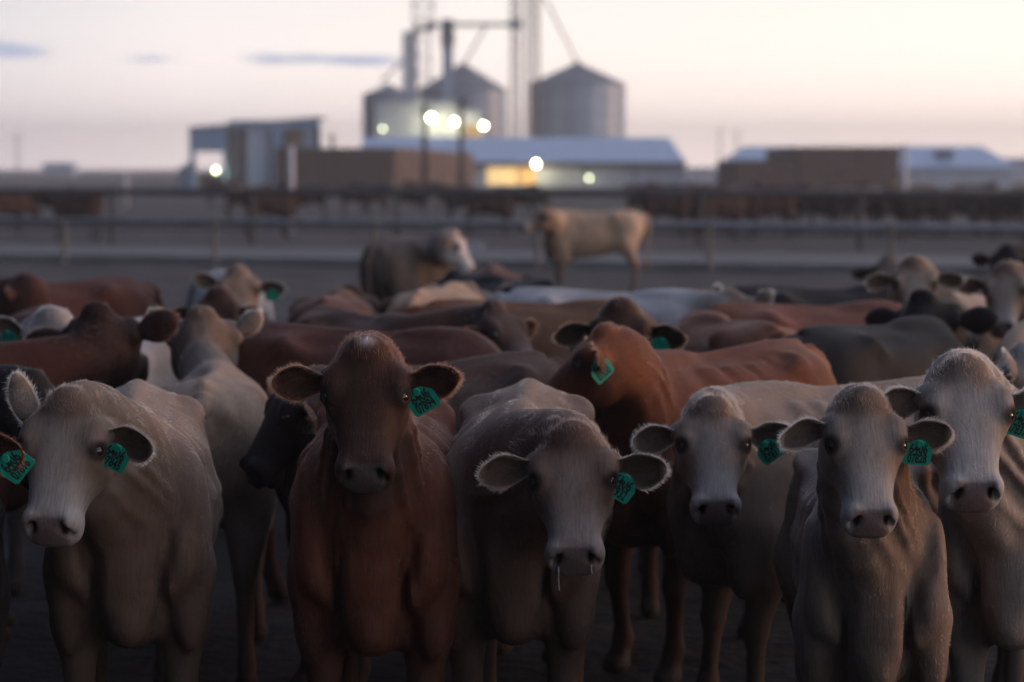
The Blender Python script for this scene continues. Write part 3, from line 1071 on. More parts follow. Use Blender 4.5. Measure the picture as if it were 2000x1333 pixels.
    mot = (np.sin(V[:, 0] * 5 + ph[0] + 1.7 * np.sin(V[:, 2] * 4 + ph[1])) + np.sin(V[:, 2] * 7 + ph[2] + 1.3 * np.sin(V[:, 1] * 9 + V[:, 0] * 3 + ph[3]))) * .25
    colr = colr * (1 + .16 * mot)[:, None]
    onhead = sst(-.16, -.04, L[:, 0]) * (L[:, 0] < .6) * (np.abs(L[:, 1]) < .25) * sst(-.34, -.22, L[:, 2]) * (L[:, 2] < .2)
    if 'neck' in C:
        blend(sst(.35, .62, V[:, 0]) * (1 - onhead) * .9, C['neck'])
    blend(onhead, C.get('face', base))
    if 'poll' in C:
        pn = .5 + .5 * np.sin(L[:, 1] * 60 + ph[4] + 2 * np.sin(L[:, 0] * 40 + ph[5]))
        blend(onhead * (1 - sst(.02, .17, L[:, 0] + .05 * pn)) * .85, C['poll'])
    if 'cheek' in C:
        blend(onhead * sst(.045, .075, np.abs(L[:, 1])) * sst(.17, .21, L[:, 0]) * (1 - sst(.31, .37, L[:, 0])) * .8, C['cheek'])
    if 'blaze' in C:
        bw = np.exp(-(L[:, 1] / .055) ** 2) * sst(.02, .16, L[:, 0]) * sst(-.06, -.03, L[:, 2])
        blend(onhead * bw, C['blaze'])
    blend(onhead * sst(.20, .36, L[:, 0]) * .9, C.get('snout', C.get('face', base)))
    if 'star' in C:
        blend(onhead * np.exp(-((L[:, 1] / .022) ** 2 + ((L[:, 0] + .035) / .022) ** 2)), C['star'])
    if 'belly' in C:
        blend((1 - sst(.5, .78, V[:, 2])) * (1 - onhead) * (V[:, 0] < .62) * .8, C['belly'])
    if 'patch' in C:
        pc, pr, pcol = C['patch']
        blend(1 - sst(.7, 1.0, np.sqrt((((V - np.array(pc)) / np.array(pr)) ** 2).sum(1))), pcol)
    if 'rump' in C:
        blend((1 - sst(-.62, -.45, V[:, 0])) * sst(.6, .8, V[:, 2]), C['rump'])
    eyed = np.minimum(*[np.sqrt(((L - np.array([.152, s * .113 * HW, -.021])) ** 2).sum(1)) for s in (1, -1)])
    blend(1 - sst(.024, .046, eyed), C.get('eyering', (.03, .022, .02)))
    pad = onhead * sst(.392, .408, L[:, 0]) * (1 - sst(.052, .066, np.abs(L[:, 1]) + .10 * np.clip(-.07 - L[:, 2], 0, 1))) * sst(-.134, -.124, L[:, 2])
    blend(pad, C.get('nose', (.12, .08, .075)))
    nos = np.minimum(*[np.sqrt((((L - np.array([.428, s * .049, -.056])) / np.array([.03, .014, .026])) ** 2).sum(1)) for s in (1, -1)])
    blend(1 - sst(.75, 1.1, nos), (.010, .008, .008))
    blend(onhead * np.exp(-((L[:, 2] + .1375) / .007) ** 2) * sst(.40, .43, L[:, 0]), (.02, .014, .013))
    hoof = 1 - sst(.055, .075, V[:, 2])
    blend(hoof, (.035, .028, .025))
    muck_shade = (1 - sst(.15, .90, V[:, 2])) * .90 * (1 - onhead)  # dirt on legs and belly, plus painted shade darkening the lower body
    blend(muck_shade * (1 - hoof), .14 * base + np.array((.012, .0095, .0085)))
    fur = np.full(nb, .014)
    fur = np.where(onhead > .5, .008, fur)
    fur = np.where((onhead > .3) & (L[:, 0] < .04), .016, fur)
    fur = np.where(V[:, 2] < .45, .010, fur)
    fur = np.where((pad > .2) | (eyed < .035) | (nos < 1.3) | (hoof > .3) | ((onhead > .5) & (L[:, 0] > .41)), 0, fur)
    # flow of the hair
    alo, acr = V[:, 0] * .75 + V[:, 2] * .65, V[:, 0] * .65 - V[:, 2] * .75
    nk = sst(.30, .52, V[:, 0])
    alo = alo * (1 - nk) + V[:, 2] * nk
    acr = acr * (1 - nk) + (V[:, 0] + .3) * nk
    fc = np.stack([alo * 7, acr * 85, V[:, 1] * 85], 1)
    fh = np.stack([L[:, 0] * 10 + 9, L[:, 1] * 85 + 3, L[:, 2] * 85], 1)
    fc = fc * (1 - onhead[:, None]) + fh * onhead[:, None]
    flow = np.tile(np.array([-.75, 0, -.65]), (nb, 1))
    hv = (HM @ np.array([-.9, 0, 0.1]))
    flow = flow * (1 - nk[:, None]) + np.array([-.1, 0, -1.0]) * nk[:, None]
    flow = flow * (1 - onhead[:, None]) + hv * onhead[:, None]
    polys = [Q]
    VV, CC, FF, FL, FC = [V], [colr], [fur], [flow], [fc]
    # ears: rolled leaves of skin
    ears = []
    n = nb
    for si, s in enumerate((1, -1)):
        ep = sp.get('ears', (None, None))[si] or {}
        B = hp(.062, s * .098, -.062)
        lz = rot_axis(lat * s, fx, roll) if roll else lat * s
        elv, swp = ep.get('up', .02), ep.get('back', .12)
        e = lz + up * elv - h * swp
        e = e / np.linalg.norm(e)
        nv = h * 1.0 - up * ep.get('down', .35)
        if ep.get('turn'):
            nv = rot_axis(nv, e, ep['turn'] * s)
        nv = nv - e * (nv @ e)
        nv /= np.linalg.norm(nv)
        tv = np.cross(e, nv)
        LE = ep.get('len', .172 if fine < .012 else .185) * hs
        NU, NV = (17, 13) if fine < .012 else (10, 8)
        outer, inner = [], []
        rim = []
        curl = ep.get('curl', .05)
        for i in range(NU):
            u = i / (NU - 1)
            w = lerpkeys(u, [(0, .038), (.15, .042), (.35, .054), (.55, .061), (.72, .058), (.86, .045), (.95, .028), (1, .010)]) * hs * ep.get('wide', 1.0)
            phi = lerpkeys(u, [(0, 4.8), (.18, 3.2), (.40, 2.0), (.7, 1.5), (1, 1.5)]) * ep.get('roll', 1.0)
            r = 2 * w / phi
            cpt = B + e * (LE * u) + up * (-.035 * math.sin(u * math.pi) * hs * .4 - ep.get('droop', .02) * u * u) + nv * (curl * u ** 3)
            for j in range(NV):
                th = (j / (NV - 1) - .5) * phi
                dirv = -nv * math.cos(th) + tv * math.sin(th)
                ce = cpt + nv * r
                wav = 1 + .04 * math.sin(9 * u + 3 * th)
                outer.append(ce + dirv * r * wav)
                inner.append(ce + dirv * max(r * wav - .007 * hs * (1 - .6 * abs(th) / (phi / 2)), .002))
                rim.append(max(abs(th) / (phi / 2), u if u > .8 else 0))
        EV = np.array(outer + inner)
        m = NU * NV
        q = []
        for i in range(NU - 1):
            for j in range(NV - 1):
                a = i * NV + j
                f1 = (a, a + 1, a + NV + 1, a + NV)
                f2 = (m + a, m + a + NV, m + a + NV + 1, m + a + 1)
                q += [f1, f2]
            for j, fl in ((0, False), (NV - 1, True)):
                a = i * NV + j
                f = (a, a + NV, m + a + NV, m + a)
                q.append(f[::-1] if fl else f)
        for j in range(NV - 1):
            a = (NU - 1) * NV + j
            q.append((a, a + 1, m + a + 1, m + a))
        q = np.array(q)
        if s < 0:
            pass
        # orient faces outwards on the outer shell
        v0, v1, v3 = EV[q[0][0]], EV[q[0][1]], EV[q[0][3]]
        nn = np.cross(v1 - v0, v3 - v0)
        cen = (EV[:NV].mean(0) + 0)
        if nn @ (v0 - (B + nv * .02)) < 0:
            q = q[:, ::-1]
        rim = np.array(rim)
        us = np.repeat(np.linspace(0, 1, NU), NV)
        ec = np.tile(np.array(C.get('ear', C.get('face', base))), (m, 1))
        pale = .6 * np.array(C.get('earrim', np.minimum(np.array(C.get('face', base)) * 1.3, .8))) + .4 * np.array(C.get('ear', C.get('face', base)))
        mk = np.clip((rim - .88) / .12, 0, 1)[:, None]
        ec = ec * (1 - mk) + pale * mk
        ic = np.tile(.68 * np.array(C.get('earin', np.array(C.get('face', base)) * .35)) + .32 * np.array(C.get('ear', C.get('face', base))), (m, 1))
        ic = ic * (1 - mk) + pale * mk
        efl = np.tile(e + 0 * nv, (2 * m, 1)) * .7
        thv = np.tile((np.arange(NV) / (NV - 1) - .5) * 2, NU)
        efl[:m] += tv * thv[:, None] * .6
        efl[m:] += tv * thv[:, None] * .6
        ef = np.concatenate([.011 + .006 * mk[:, 0], .014 + .004 * mk[:, 0]])
        polys.append(q + n)
        FC.append(EV * 30); VV.append(EV); CC.append(np.concatenate([ec, ic])); FF.append(ef); FL.append(efl)
        n += len(EV)
        ears.append(dict(B=B, e=e, n=nv, t=tv, L=LE, s=s))
    out = dict(V=np.concatenate(VV), Q=np.concatenate(polys), C=np.concatenate(CC), fur=np.concatenate(FF), flow=np.concatenate(FL), fc=np.concatenate(FC),
               nbody=nb, ears=ears, HM=HM, poll=poll, hs=hs, eyes=[hp(.1505, s * (.1015 * HW + .0015), -.029) for s in (1, -1)], hp=hp, up=up, h=h)
    return out


def vertex_normals(V, Q):
    a = V[Q[:, 2]] - V[Q[:, 0]]
    b = V[Q[:, 3]] - V[Q[:, 1]]
    fn = np.cross(a, b)
    vn = np.zeros_like(V)
    for j in range(4):
        for ax in range(3):
            vn[:, ax] += np.bincount(Q[:, j], fn[:, ax], len(V))
    return vn / np.maximum(np.linalg.norm(vn, axis=1), 1e-9)[:, None]


def hide_material():
    m, nt, b = mat_base("cattle_hide")
    at_ = nt.nodes.new('ShaderNodeAttribute'); at_.attribute_name = 'coat'
    tc = nt.nodes.new('ShaderNodeTexCoord')
    mp = nt.nodes.new('ShaderNodeAttribute'); mp.attribute_name = 'hair_flow'
    n1 = nt.nodes.new('ShaderNodeTexNoise'); n1.inputs['Scale'].default_value = 1.4; n1.inputs['Detail'].default_value = 6
    n1.inputs['Distortion'].default_value = 0.6
    nt.links.new(mp.outputs['Vector'], n1.inputs['Vector'])
    n2 = nt.nodes.new('ShaderNodeTexNoise'); n2.inputs['Scale'].default_value = 7; n2.inputs['Detail'].default_value = 5
    nt.links.new(tc.outputs['Object'], n2.inputs['Vector'])
    add = nt.nodes.new('ShaderNodeMath'); add.operation = 'MULTIPLY_ADD'; add.inputs[1].default_value = .6
    nt.links.new(n1.outputs['Fac'], add.inputs[0])
    m2 = nt.nodes.new('ShaderNodeMath'); m2.operation = 'MULTIPLY'; m2.inputs[1].default_value = .4
    nt.links.new(n2.outputs['Fac'], m2.inputs[0]); nt.links.new(m2.outputs[0], add.inputs[2])
    mr = nt.nodes.new('ShaderNodeMapRange')
    mr.inputs['From Min'].default_value = .3; mr.inputs['From Max'].default_value = .7
    mr.inputs['To Min'].default_value = .72; mr.inputs['To Max'].default_value = 1.20
    nt.links.new(add.outputs[0], mr.inputs['Value'])
    mx = nt.nodes.new('ShaderNodeMix'); mx.data_type = 'RGBA'; mx.blend_type = 'MULTIPLY'; mx.inputs['Factor'].default_value = 1
    nt.links.new(at_.outputs['Color'], mx.inputs[6]); nt.links.new(mr.outputs[0], mx.inputs[7])
    n3 = nt.nodes.new('ShaderNodeTexNoise'); n3.inputs['Scale'].default_value = 3.1; n3.inputs['Detail'].default_value = 7; n3.inputs['Roughness'].default_value = .65
    nt.links.new(tc.outputs['Object'], n3.inputs['Vector'])
    dm = nt.nodes.new('ShaderNodeMapRange'); dm.inputs['From Min'].default_value = .52; dm.inputs['From Max'].default_value = .70; dm.inputs['To Max'].default_value = .55
    nt.links.new(n3.outputs['Fac'], dm.inputs['Value'])
    dmx = nt.nodes.new('ShaderNodeMix'); dmx.data_type = 'RGBA'; dmx.blend_type = 'MULTIPLY'; dmx.inputs[7].default_value = (.52, .46, .42, 1)
    nt.links.new(dm.outputs[0], dmx.inputs['Factor']); nt.links.new(mx.outputs[2], dmx.inputs[6])
    nt.links.new(dmx.outputs[2], b.inputs['Base Color'])
    b.inputs['Roughness'].default_value = .68
    b.inputs['Specular IOR Level'].default_value = .16
    b.inputs['Sheen Weight'].default_value = .25
    b.inputs['Sheen Roughness'].default_value = .4
    nt.links.new(mx.outputs[2], b.inputs['Sheen Tint'])
    bp = nt.nodes.new('ShaderNodeBump'); bp.inputs['Strength'].default_value = .28; bp.inputs['Distance'].default_value = .008
    nt.links.new(n1.outputs['Fac'], bp.inputs['Height'])
    nt.links.new(bp.outputs[0], b.inputs['Normal'])
    return m


def hair_material():
    m = bpy.data.materials.new("cattle_hair")
    m.use_nodes = True
    nt = m.node_tree
    for n in list(nt.nodes):
        nt.nodes.remove(n)
    out = nt.nodes.new('ShaderNodeOutputMaterial')
    hb = nt.nodes.new('ShaderNodeBsdfHairPrincipled')
    hb.parametrization = 'COLOR'
    at_ = nt.nodes.new('ShaderNodeAttribute'); at_.attribute_name = 'coat'
    nt.links.new(at_.outputs['Color'], hb.inputs['Color'])
    hb.inputs['Roughness'].default_value = .60
    hb.inputs['Radial Roughness'].default_value = .75
    nt.links.new(hb.outputs[0], out.inputs[0])
    return m


HIDE = hide_material()
HAIR = hair_material()
EYE, _nt, _b = mat_base("cattle_eye")
_b.inputs['Base Color'].default_value = (.010, .007, .006, 1)
_b.inputs['Roughness'].default_value = .06
_b.inputs['Specular IOR Level'].default_value = .7
TAG = mat_noise("green_tag_plastic", (.003, .24, .16), (.006, .34, .235), scale=30, rough=.42, spec=.4)
INK, _nt, _b = mat_base("black_tag_ink")
_b.inputs['Base Color'].default_value = (.006, .009, .009, 1)
_b.inputs['Roughness'].default_value = .7


def set_color_attr(me, name, C, domain='POINT'):
    a = me.attributes.new(name, 'FLOAT_COLOR', domain)
    buf = np.ones((len(C), 4), dtype=np.float32)
    buf[:, :3] = np.clip(C, 0, 1)
    a.data.foreach_set('color', buf.ravel())


def cow_mesh(name, d):
    V, Q = d['V'], d['Q']
    me = bpy.data.meshes.new(name)
    me.vertices.add(len(V)); me.loops.add(Q.size); me.polygons.add(len(Q))
    me.vertices.foreach_set('co', V.astype(np.float32).ravel())
    me.loops.foreach_set('vertex_index', Q.astype(np.int32).ravel())
    me.polygons.foreach_set('loop_start', np.arange(0, Q.size, 4, dtype=np.int32))
    me.polygons.foreach_set('use_smooth', np.ones(len(Q), dtype=bool))
    me.update(calc_edges=True)
    me.validate()
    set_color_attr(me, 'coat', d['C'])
    fa = me.attributes.new('hair_flow', 'FLOAT_VECTOR', 'POINT')
    fa.data.foreach_set('vector', d['fc'].astype(np.float32).ravel())
    return me


def fur_curves(name, d, count, parent, thick=.00048, lenk=1.0, gain=.88):
    V, Q = d['V'], d['Q']
    vn = vertex_normals(V, Q)
    a = V[Q[:, 2]] - V[Q[:, 0]]; b = V[Q[:, 3]] - V[Q[:, 1]]
    ar = np.linalg.norm(np.cross(a, b), axis=1) * .5
    fl = d['fur'][Q].mean(1)
    nb = d['nbody']
    w = ar * np.where(fl > .002, 1, 0)
    w = w * np.where(Q.min(1) >= nb, 4.0, 1.0)                      # ears are hairier
    hl = ((V[Q].mean(1) - d['poll']) ** 2).sum(1) < .30 ** 2
    w = w * np.where(hl, 2.2, 1.0)
    w = w * np.where(V[Q].mean(1)[:, 2] < .5, .35, 1.0)
    pick = rng.choice(len(Q), count, p=w / w.sum())
    u, v = rng.random((count, 1)), rng.random((count, 1))
    q = Q[pick]

    def bil(X):
        return X[q[:, 0]] * (1 - u) * (1 - v) + X[q[:, 1]] * u * (1 - v) + X[q[:, 2]] * u * v + X[q[:, 3]] * (1 - u) * v
    p = bil(V)
    nrm = bil(vn); nrm /= np.maximum(np.linalg.norm(nrm, axis=1), 1e-9)[:, None]
    flow = bil(d['flow'])
    cl = bil(d['C'])
    ln = bil(d['fur'][:, None])[:, 0] * rng.uniform(.55, 1.35, count) * lenk
    flow = flow - nrm * (flow * nrm).sum(1)[:, None]
    flow /= np.maximum(np.linalg.norm(flow, axis=1), 1e-6)[:, None]
    # tufts: neighbours lean together
    tuft = np.stack([np.sin(p[:, 0] * 31 + 5 * np.sin(p[:, 2] * 23)), np.sin(p[:, 1] * 37 + 4 * np.sin(p[:, 0] * 29)), np.sin(p[:, 2] * 33 + 4 * np.sin(p[:, 1] * 27))], 1)
    jit = rng.normal(0, .11, (count, 3)) + tuft * .20
    curl = (np.abs(bil(d['fur'][:, None])[:, 0] - .016) < .0012)[:, None]
    jit = jit + curl * (rng.normal(0, .30, (count, 3)) + .45 * np.roll(tuft, 1, axis=1))
    dirv = flow * .92 + jit
    lift = rng.uniform(.05, .20, count)[:, None]
    K = 4
    pts = np.zeros((count, K, 3), dtype=np.float32)
    for i in range(K):
        s = i / (K - 1)
        pts[:, i] = p - nrm * .0015 + ln[:, None] * (nrm * lift * (s - .45 * s * s) * 1.3 + dirv * (s * .55 + s * s * .45) * .85)
    cu = bpy.data.hair_curves.new(name)
    cu.add_curves([K] * count)
    cu.attributes['position'].data.foreach_set('vector', pts.ravel())
    ra = cu.attributes.new('radius', 'FLOAT', 'POINT')
    rad = np.tile(np.array([1, .85, .6, .2], dtype=np.float32) * thick, count)
    ra.data.foreach_set('value', rad)
    set_color_attr(cu, 'coat', np.clip(cl * rng.uniform(.82, 1.14, (count, 1)) * gain, 0, .9), 'CURVE')
    cu.materials.append(HAIR)
    o = bpy.data.objects.new("coat_hair", cu)
    o.parent = parent
    col.objects.link(o)
    return o


def ball_mesh(name, r, seg=16, rings=10):
    bm = bmesh.new()
    bmesh.ops.create_uvsphere(bm, u_segments=seg, v_segments=rings, radius=r)
    me = bpy.data.meshes.new(name)
    bm.to_mesh(me); bm.free()
    me.polygons.foreach_set('use_smooth', np.ones(len(me.polygons), dtype=bool))
    me.materials.append(EYE)
    return me


EYE_ME = ball_mesh("eye", .0225)


def text_mesh(s, size, sx):
    cu = bpy.data.curves.new("digits", 'FONT')
    cu.body = s
    cu.size = size
    cu.align_x = 'CENTER'
    cu.align_y = 'CENTER'
    cu.resolution_u = 3
    cu.extrude = .0004
    cu.offset = .0011
    o = bpy.data.objects.new("digits", cu)
    col.objects.link(o)
    dg = bpy.context.evaluated_depsgraph_get()
    me = bpy.data.meshes.new_from_object(o.evaluated_get(dg))
    bpy.data.objects.remove(o)
    bpy.data.curves.remove(cu)
    for v in me.vertices:
        v.co.x *= sx
    me.materials.clear()
    me.materials.append(INK)
    return me


def tag_plate(kind):
    bm = bmesh.new()
    if kind == 'point':
        pts = [(-.036, -.034), (.036, -.034), (.038, .010), (.012, .036), (-.012, .036), (-.038, .010)]
    else:
        pts = [(-.036, -.038), (.036, -.038), (.038, .020), (.018, .034), (-.018, .034), (-.038, .020)]
    vs = [bm.verts.new((x, y, -.0009)) for x, y in pts]
    f = bm.faces.new(vs)
    r = bmesh.ops.extrude_face_region(bm, geom=[f])
    for v in r['geom']:
        if isinstance(v, bmesh.types.BMVert):
            v.co.z += .0018
    bmesh.ops.recalc_face_normals(bm, faces=bm.faces)
    bmesh.ops.bevel(bm, geom=[e for e in bm.edges if abs(e.verts[0].co.z - e.verts[1].co.z) > .001], offset=.004, segments=2, affect='EDGES')
    bm.faces.ensure_lookup_table()
    me = bpy.data.meshes.new("ear_tag")
    bm.to_mesh(me); bm.free()
    me.materials.append(TAG)
    return me


TAG_ME = tag_plate('point')
STUD_ME = MB().tube((0, 0, 0), (0, 0, .005), .011, .008, 12).mesh("tag_stud")
STUD_ME.materials.append(TAG)


def add_tag(root, d, ear, rows, rot=0.0, u=.48, off=(0, 0), face=None, size=1.18, drop=.040):
    """a plastic tag pinned through the middle of an ear; rot turns it in its own plane"""
    E = d['ears'][ear]
    n = np.array(face if face is not None else E['n'], float)
    n /= np.linalg.norm(n)
    pin = E['B'] + E['e'] * E['L'] * u + E['n'] * .042 + np.array([0, 0, -.022])
    upv = d['up'] - n * (d['up'] @ n)
    upv /= np.linalg.norm(upv)
    rt = np.cross(upv, n)
    c, s = math.cos(rot), math.sin(rot)
    x, y = rt * c + upv * s, upv * c - rt * s
    cen = pin - y * drop + n * .006 + rt * off[0] + upv * off[1]
    M = Matrix(((x[0], y[0], n[0], cen[0]), (x[1], y[1], n[1], cen[1]), (x[2], y[2], n[2], cen[2]), (0, 0, 0, 1)))
    o = link_mesh("ear_tag", TAG_ME, None, root)
    o.matrix_local = M @ Matrix.Scale(size, 4)
    st = link_mesh("tag_stud", STUD_ME, None, o)
    st.location = (0, .026, .0008)
    if rows:
        for i, r in enumerate(rows):
            t = link_mesh("tag_number", text_mesh(r, .040 if i == 0 else .034, .62 if i == 0 else .60), None, o)
            t.location = (0, .010 - i * .027, .0013)
    return o


def world_to_body(P, root, heading, s):
    c, sn = math.cos(heading), math.sin(heading)
    q = (np.array(P) - np.array(root)) / s
    return np.array([q[0] * c + q[1] * sn, -q[0] * sn + q[1] * c, q[2]])


COWS = []


def cow(label, coat, a, scale=1.0, head=None, body=None, haz=180.0, hpitch=58.0, hroll=0.0, res='mid', tags=(), hair=0, neck=.50, bend=0.0, group=None, cat='cow', **kw):
    """a: heading in degrees, 0 = away from the camera, 90 = to the right, 180 = towards the camera.
    head = (px,py,D) of the poll; body = (px,D) of the trunk centre with head given as (forward,left,up) offsets in 'poll'"""
    rz = math.pi / 2 - R(a)
    hd = Vector((math.sin(R(a)), math.cos(R(a)), 0))
    NB = Vector((.50, 0, 1.04))
    sp = dict(coat=coat, seed=len(COWS) + 3, **kw)
    sp['res'] = {'hi': (.0085, .0165), 'mid': (.0125, .023), 'low': (.020, .030), 'far': (.03, .04)}[res]
    if head is not None and body is None:
        P = at(*head)
        dz = P.z - NB.z * scale
        L = neck * scale
        hor = math.sqrt(max(L * L - dz * dz, (.22 * scale) ** 2))
        nd = Vector((math.sin(R(a + bend)), math.cos(R(a + bend)), 0))
        root = Vector((P.x, P.y, 0)) - nd * hor - hd * NB.x * scale
        root.z = 0
    elif head is not None:
        P = at(*head)
        root = Vector((gx(*body), body[1], 0))
    else:
        root = Vector((gx(*body), body[1], 0))
        P = None
    if P is not None:
        sp['poll'] = world_to_body(P, root, rz, scale)
    sp['haz'] = -(haz - a)          # world azimuth of the face -> relative to the body, + = left
    sp['hpitch'] = hpitch
    sp['hroll'] = hroll
    d = build_cow(sp)
    r = empty("cow", root, rz)
    r.scale = (scale,) * 3
    tag(r, label, cat, group)
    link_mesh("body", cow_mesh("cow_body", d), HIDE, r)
    if res in ('hi', 'mid'):
        for p in d['eyes']:
            e = link_mesh("eye", EYE_ME, None, r)
            e.location = p
            e.scale = (d['hs'],) * 3
    if hair:
        fur_curves("cow_hair", d, hair, r, **({'thick': .0011} if res != 'hi' else {}))
    for t in tags:
        add_tag(r, d, **t)
    COWS.append((label, root, hd, scale, P, r))
    return r, d

# ------------------------------------------------------------------ the herd
def coat(**k):
    return k


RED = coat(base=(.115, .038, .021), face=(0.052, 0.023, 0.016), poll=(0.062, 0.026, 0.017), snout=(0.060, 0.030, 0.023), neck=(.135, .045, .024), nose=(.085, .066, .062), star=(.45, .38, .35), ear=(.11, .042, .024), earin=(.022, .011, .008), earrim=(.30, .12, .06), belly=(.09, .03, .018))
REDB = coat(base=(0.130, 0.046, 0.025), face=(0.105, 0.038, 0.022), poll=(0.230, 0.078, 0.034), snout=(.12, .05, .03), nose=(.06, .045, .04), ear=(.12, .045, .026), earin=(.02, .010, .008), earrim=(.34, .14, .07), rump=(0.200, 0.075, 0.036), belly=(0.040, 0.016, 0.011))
DRED = coat(base=(.090, .032, .021), face=(.060, .024, .018), snout=(.05, .025, .02), nose=(.03, .025, .024), ear=(.055, .022, .016), earin=(.012, .008, .007), earrim=(.16, .07, .04))
BRN = coat(base=(.105, .050, .030), face=(.055, .028, .020), snout=(.07, .045, .036), nose=(.03, .025, .024), ear=(.05, .026, .018), earin=(.010, .008, .007), earrim=(.22, .12, .07))
BLK = coat(base=(.013, .011, .012), face=(.014, .012, .013), snout=(.022, .019, .019), nose=(.02, .019, .02), ear=(.014, .012, .012), earin=(.006, .006, .006), earrim=(.05, .04, .04))
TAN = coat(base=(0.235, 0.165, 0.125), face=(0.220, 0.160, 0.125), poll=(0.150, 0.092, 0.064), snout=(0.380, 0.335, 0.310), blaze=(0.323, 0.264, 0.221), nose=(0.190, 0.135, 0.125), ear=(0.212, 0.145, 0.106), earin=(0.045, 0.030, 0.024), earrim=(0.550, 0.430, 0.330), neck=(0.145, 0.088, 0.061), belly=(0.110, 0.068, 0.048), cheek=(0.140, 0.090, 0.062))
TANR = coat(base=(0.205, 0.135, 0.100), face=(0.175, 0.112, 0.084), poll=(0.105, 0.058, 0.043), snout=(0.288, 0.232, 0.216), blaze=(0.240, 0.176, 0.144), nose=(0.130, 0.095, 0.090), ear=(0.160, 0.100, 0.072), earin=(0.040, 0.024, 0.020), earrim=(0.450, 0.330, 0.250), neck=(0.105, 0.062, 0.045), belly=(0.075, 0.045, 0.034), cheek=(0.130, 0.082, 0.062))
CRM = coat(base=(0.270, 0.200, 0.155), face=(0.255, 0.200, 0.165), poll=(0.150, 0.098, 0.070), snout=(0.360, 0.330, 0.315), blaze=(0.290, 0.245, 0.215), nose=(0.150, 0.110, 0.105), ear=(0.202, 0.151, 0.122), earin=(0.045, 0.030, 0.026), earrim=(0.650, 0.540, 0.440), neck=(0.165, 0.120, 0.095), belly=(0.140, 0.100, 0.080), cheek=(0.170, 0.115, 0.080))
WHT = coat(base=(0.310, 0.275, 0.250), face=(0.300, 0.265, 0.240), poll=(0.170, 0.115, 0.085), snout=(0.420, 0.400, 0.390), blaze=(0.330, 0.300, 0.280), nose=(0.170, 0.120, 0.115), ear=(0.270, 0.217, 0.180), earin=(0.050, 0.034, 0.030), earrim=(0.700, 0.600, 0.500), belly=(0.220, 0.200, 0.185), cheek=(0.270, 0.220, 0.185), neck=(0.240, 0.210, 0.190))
GRY = coat(base=(0.320, 0.312, 0.320), face=(0.264, 0.232, 0.216), snout=(0.360, 0.344, 0.336), nose=(0.100, 0.080, 0.080), ear=(0.240, 0.192, 0.160), earin=(0.050, 0.035, 0.030), earrim=(0.620, 0.520, 0.430))
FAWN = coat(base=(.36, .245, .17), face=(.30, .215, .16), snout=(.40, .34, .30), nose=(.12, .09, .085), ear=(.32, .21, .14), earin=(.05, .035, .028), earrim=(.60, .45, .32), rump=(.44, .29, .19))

HB = 110000

# ---- front row
cow("tan cow with one ear pricked upright and green tag 6406 07845", TAN, 173, head=(130, 792, 7.0), haz=-167, hpitch=60, hw=1.04, hlen=.84, hroll=-4, bend=22, res='hi', hair=HB,
    ears=(dict(up=.05, back=.0, down=.25, droop=.03), dict(up=2.0, back=.15, droop=-.02, turn=2.5, wide=.72, len=.165)), feet=[(.05, .02), (.0, -.02), (0, 0), (.05, 0)],
    tags=[dict(ear=0, rows=("6406", "07845"), rot=R(-28), u=.40)])
cow("dark cow mostly beyond the left edge, rusty ear and green tag showing", dict(BLK, ear=(.10, .035, .02), earin=(.03, .014, .01), earrim=(.26, .09, .045), face=(.05, .02, .015)), 163, head=(-150, 800, 6.5), haz=172, hpitch=58, bend=0, res='hi', hair=30000,
    ears=(dict(up=-.15, back=.0, down=.2), None), tags=[dict(ear=0, rows=("6406", "07896"), rot=R(52), u=.62, drop=.05)])
cow("deep red cow facing the camera, small white mark on its poll, tag 6406 07894", RED, 180, head=(715, 692, 7.0), haz=180, hpitch=62, res='hi', hair=HB + 15000, fat=1.03,
    ears=(dict(up=.16, back=.0, down=.3, droop=.0), dict(up=.16, back=.0, down=.3, droop=.015)), feet=[(.05, .0), (.10, -.0), (0, 0), (.05, 0)],
    tags=[dict(ear=0, rows=("6406", "07894"), rot=R(33), u=.30, off=(-.01, 0))])
DROOLER = cow("tan cow with lowered head and a thread of drool, tag 6406 07932", TANR, 183, head=(1118, 858, 6.95), haz=179, hpitch=62, hroll=3, hw=.98, hlen=.80, body=(1020, 7.95), res='hi', hair=HB,
    ears=(dict(up=-.05, back=.0, down=.2, droop=.0), dict(up=.14, back=.0, down=.3, droop=.03)), tags=[dict(ear=0, rows=("6406", "07932"), rot=R(-33), u=.36)])
cow("small cream cow standing sideways, head turned to camera, back behind its neighbours", CRM, -113, scale=.98, head=(1392, 802, 7.95), haz=179, hpitch=56, hw=.95, hlen=.80, body=(1640, 8.75), res='hi', hair=HB,
    ears=(dict(up=.10, back=.0, down=.3, droop=.0), dict(up=.06, back=.0, down=.3, droop=.02)), tags=[dict(ear=0, rows=("6406", "07811"), rot=R(38), u=.40)])
cow("grey tan cow with brown crown and tag 6406 07828, second from the right", dict(CRM, base=(.235, .185, .15), face=(.225, .18, .152), neck=(.145, .108, .088), poll=(.115, .075, .055)), 184, scale=.90, fat=.86, body=(1692, 7.45), head=(1690, 790, 6.6), haz=177, hpitch=60, hroll=-2, hw=1.0, hlen=.85, hscale=.98, res='hi', hair=HB,
    ears=(dict(up=.04, back=.0, down=.3, droop=.0), dict(up=.22, back=.0, down=.3, droop=.05)), feet=[(.0, .02), (.14, -.03), (0, 0), (.05, 0)],
    tags=[dict(ear=0, rows=("6406", "07828"), rot=R(-4), u=.42)])
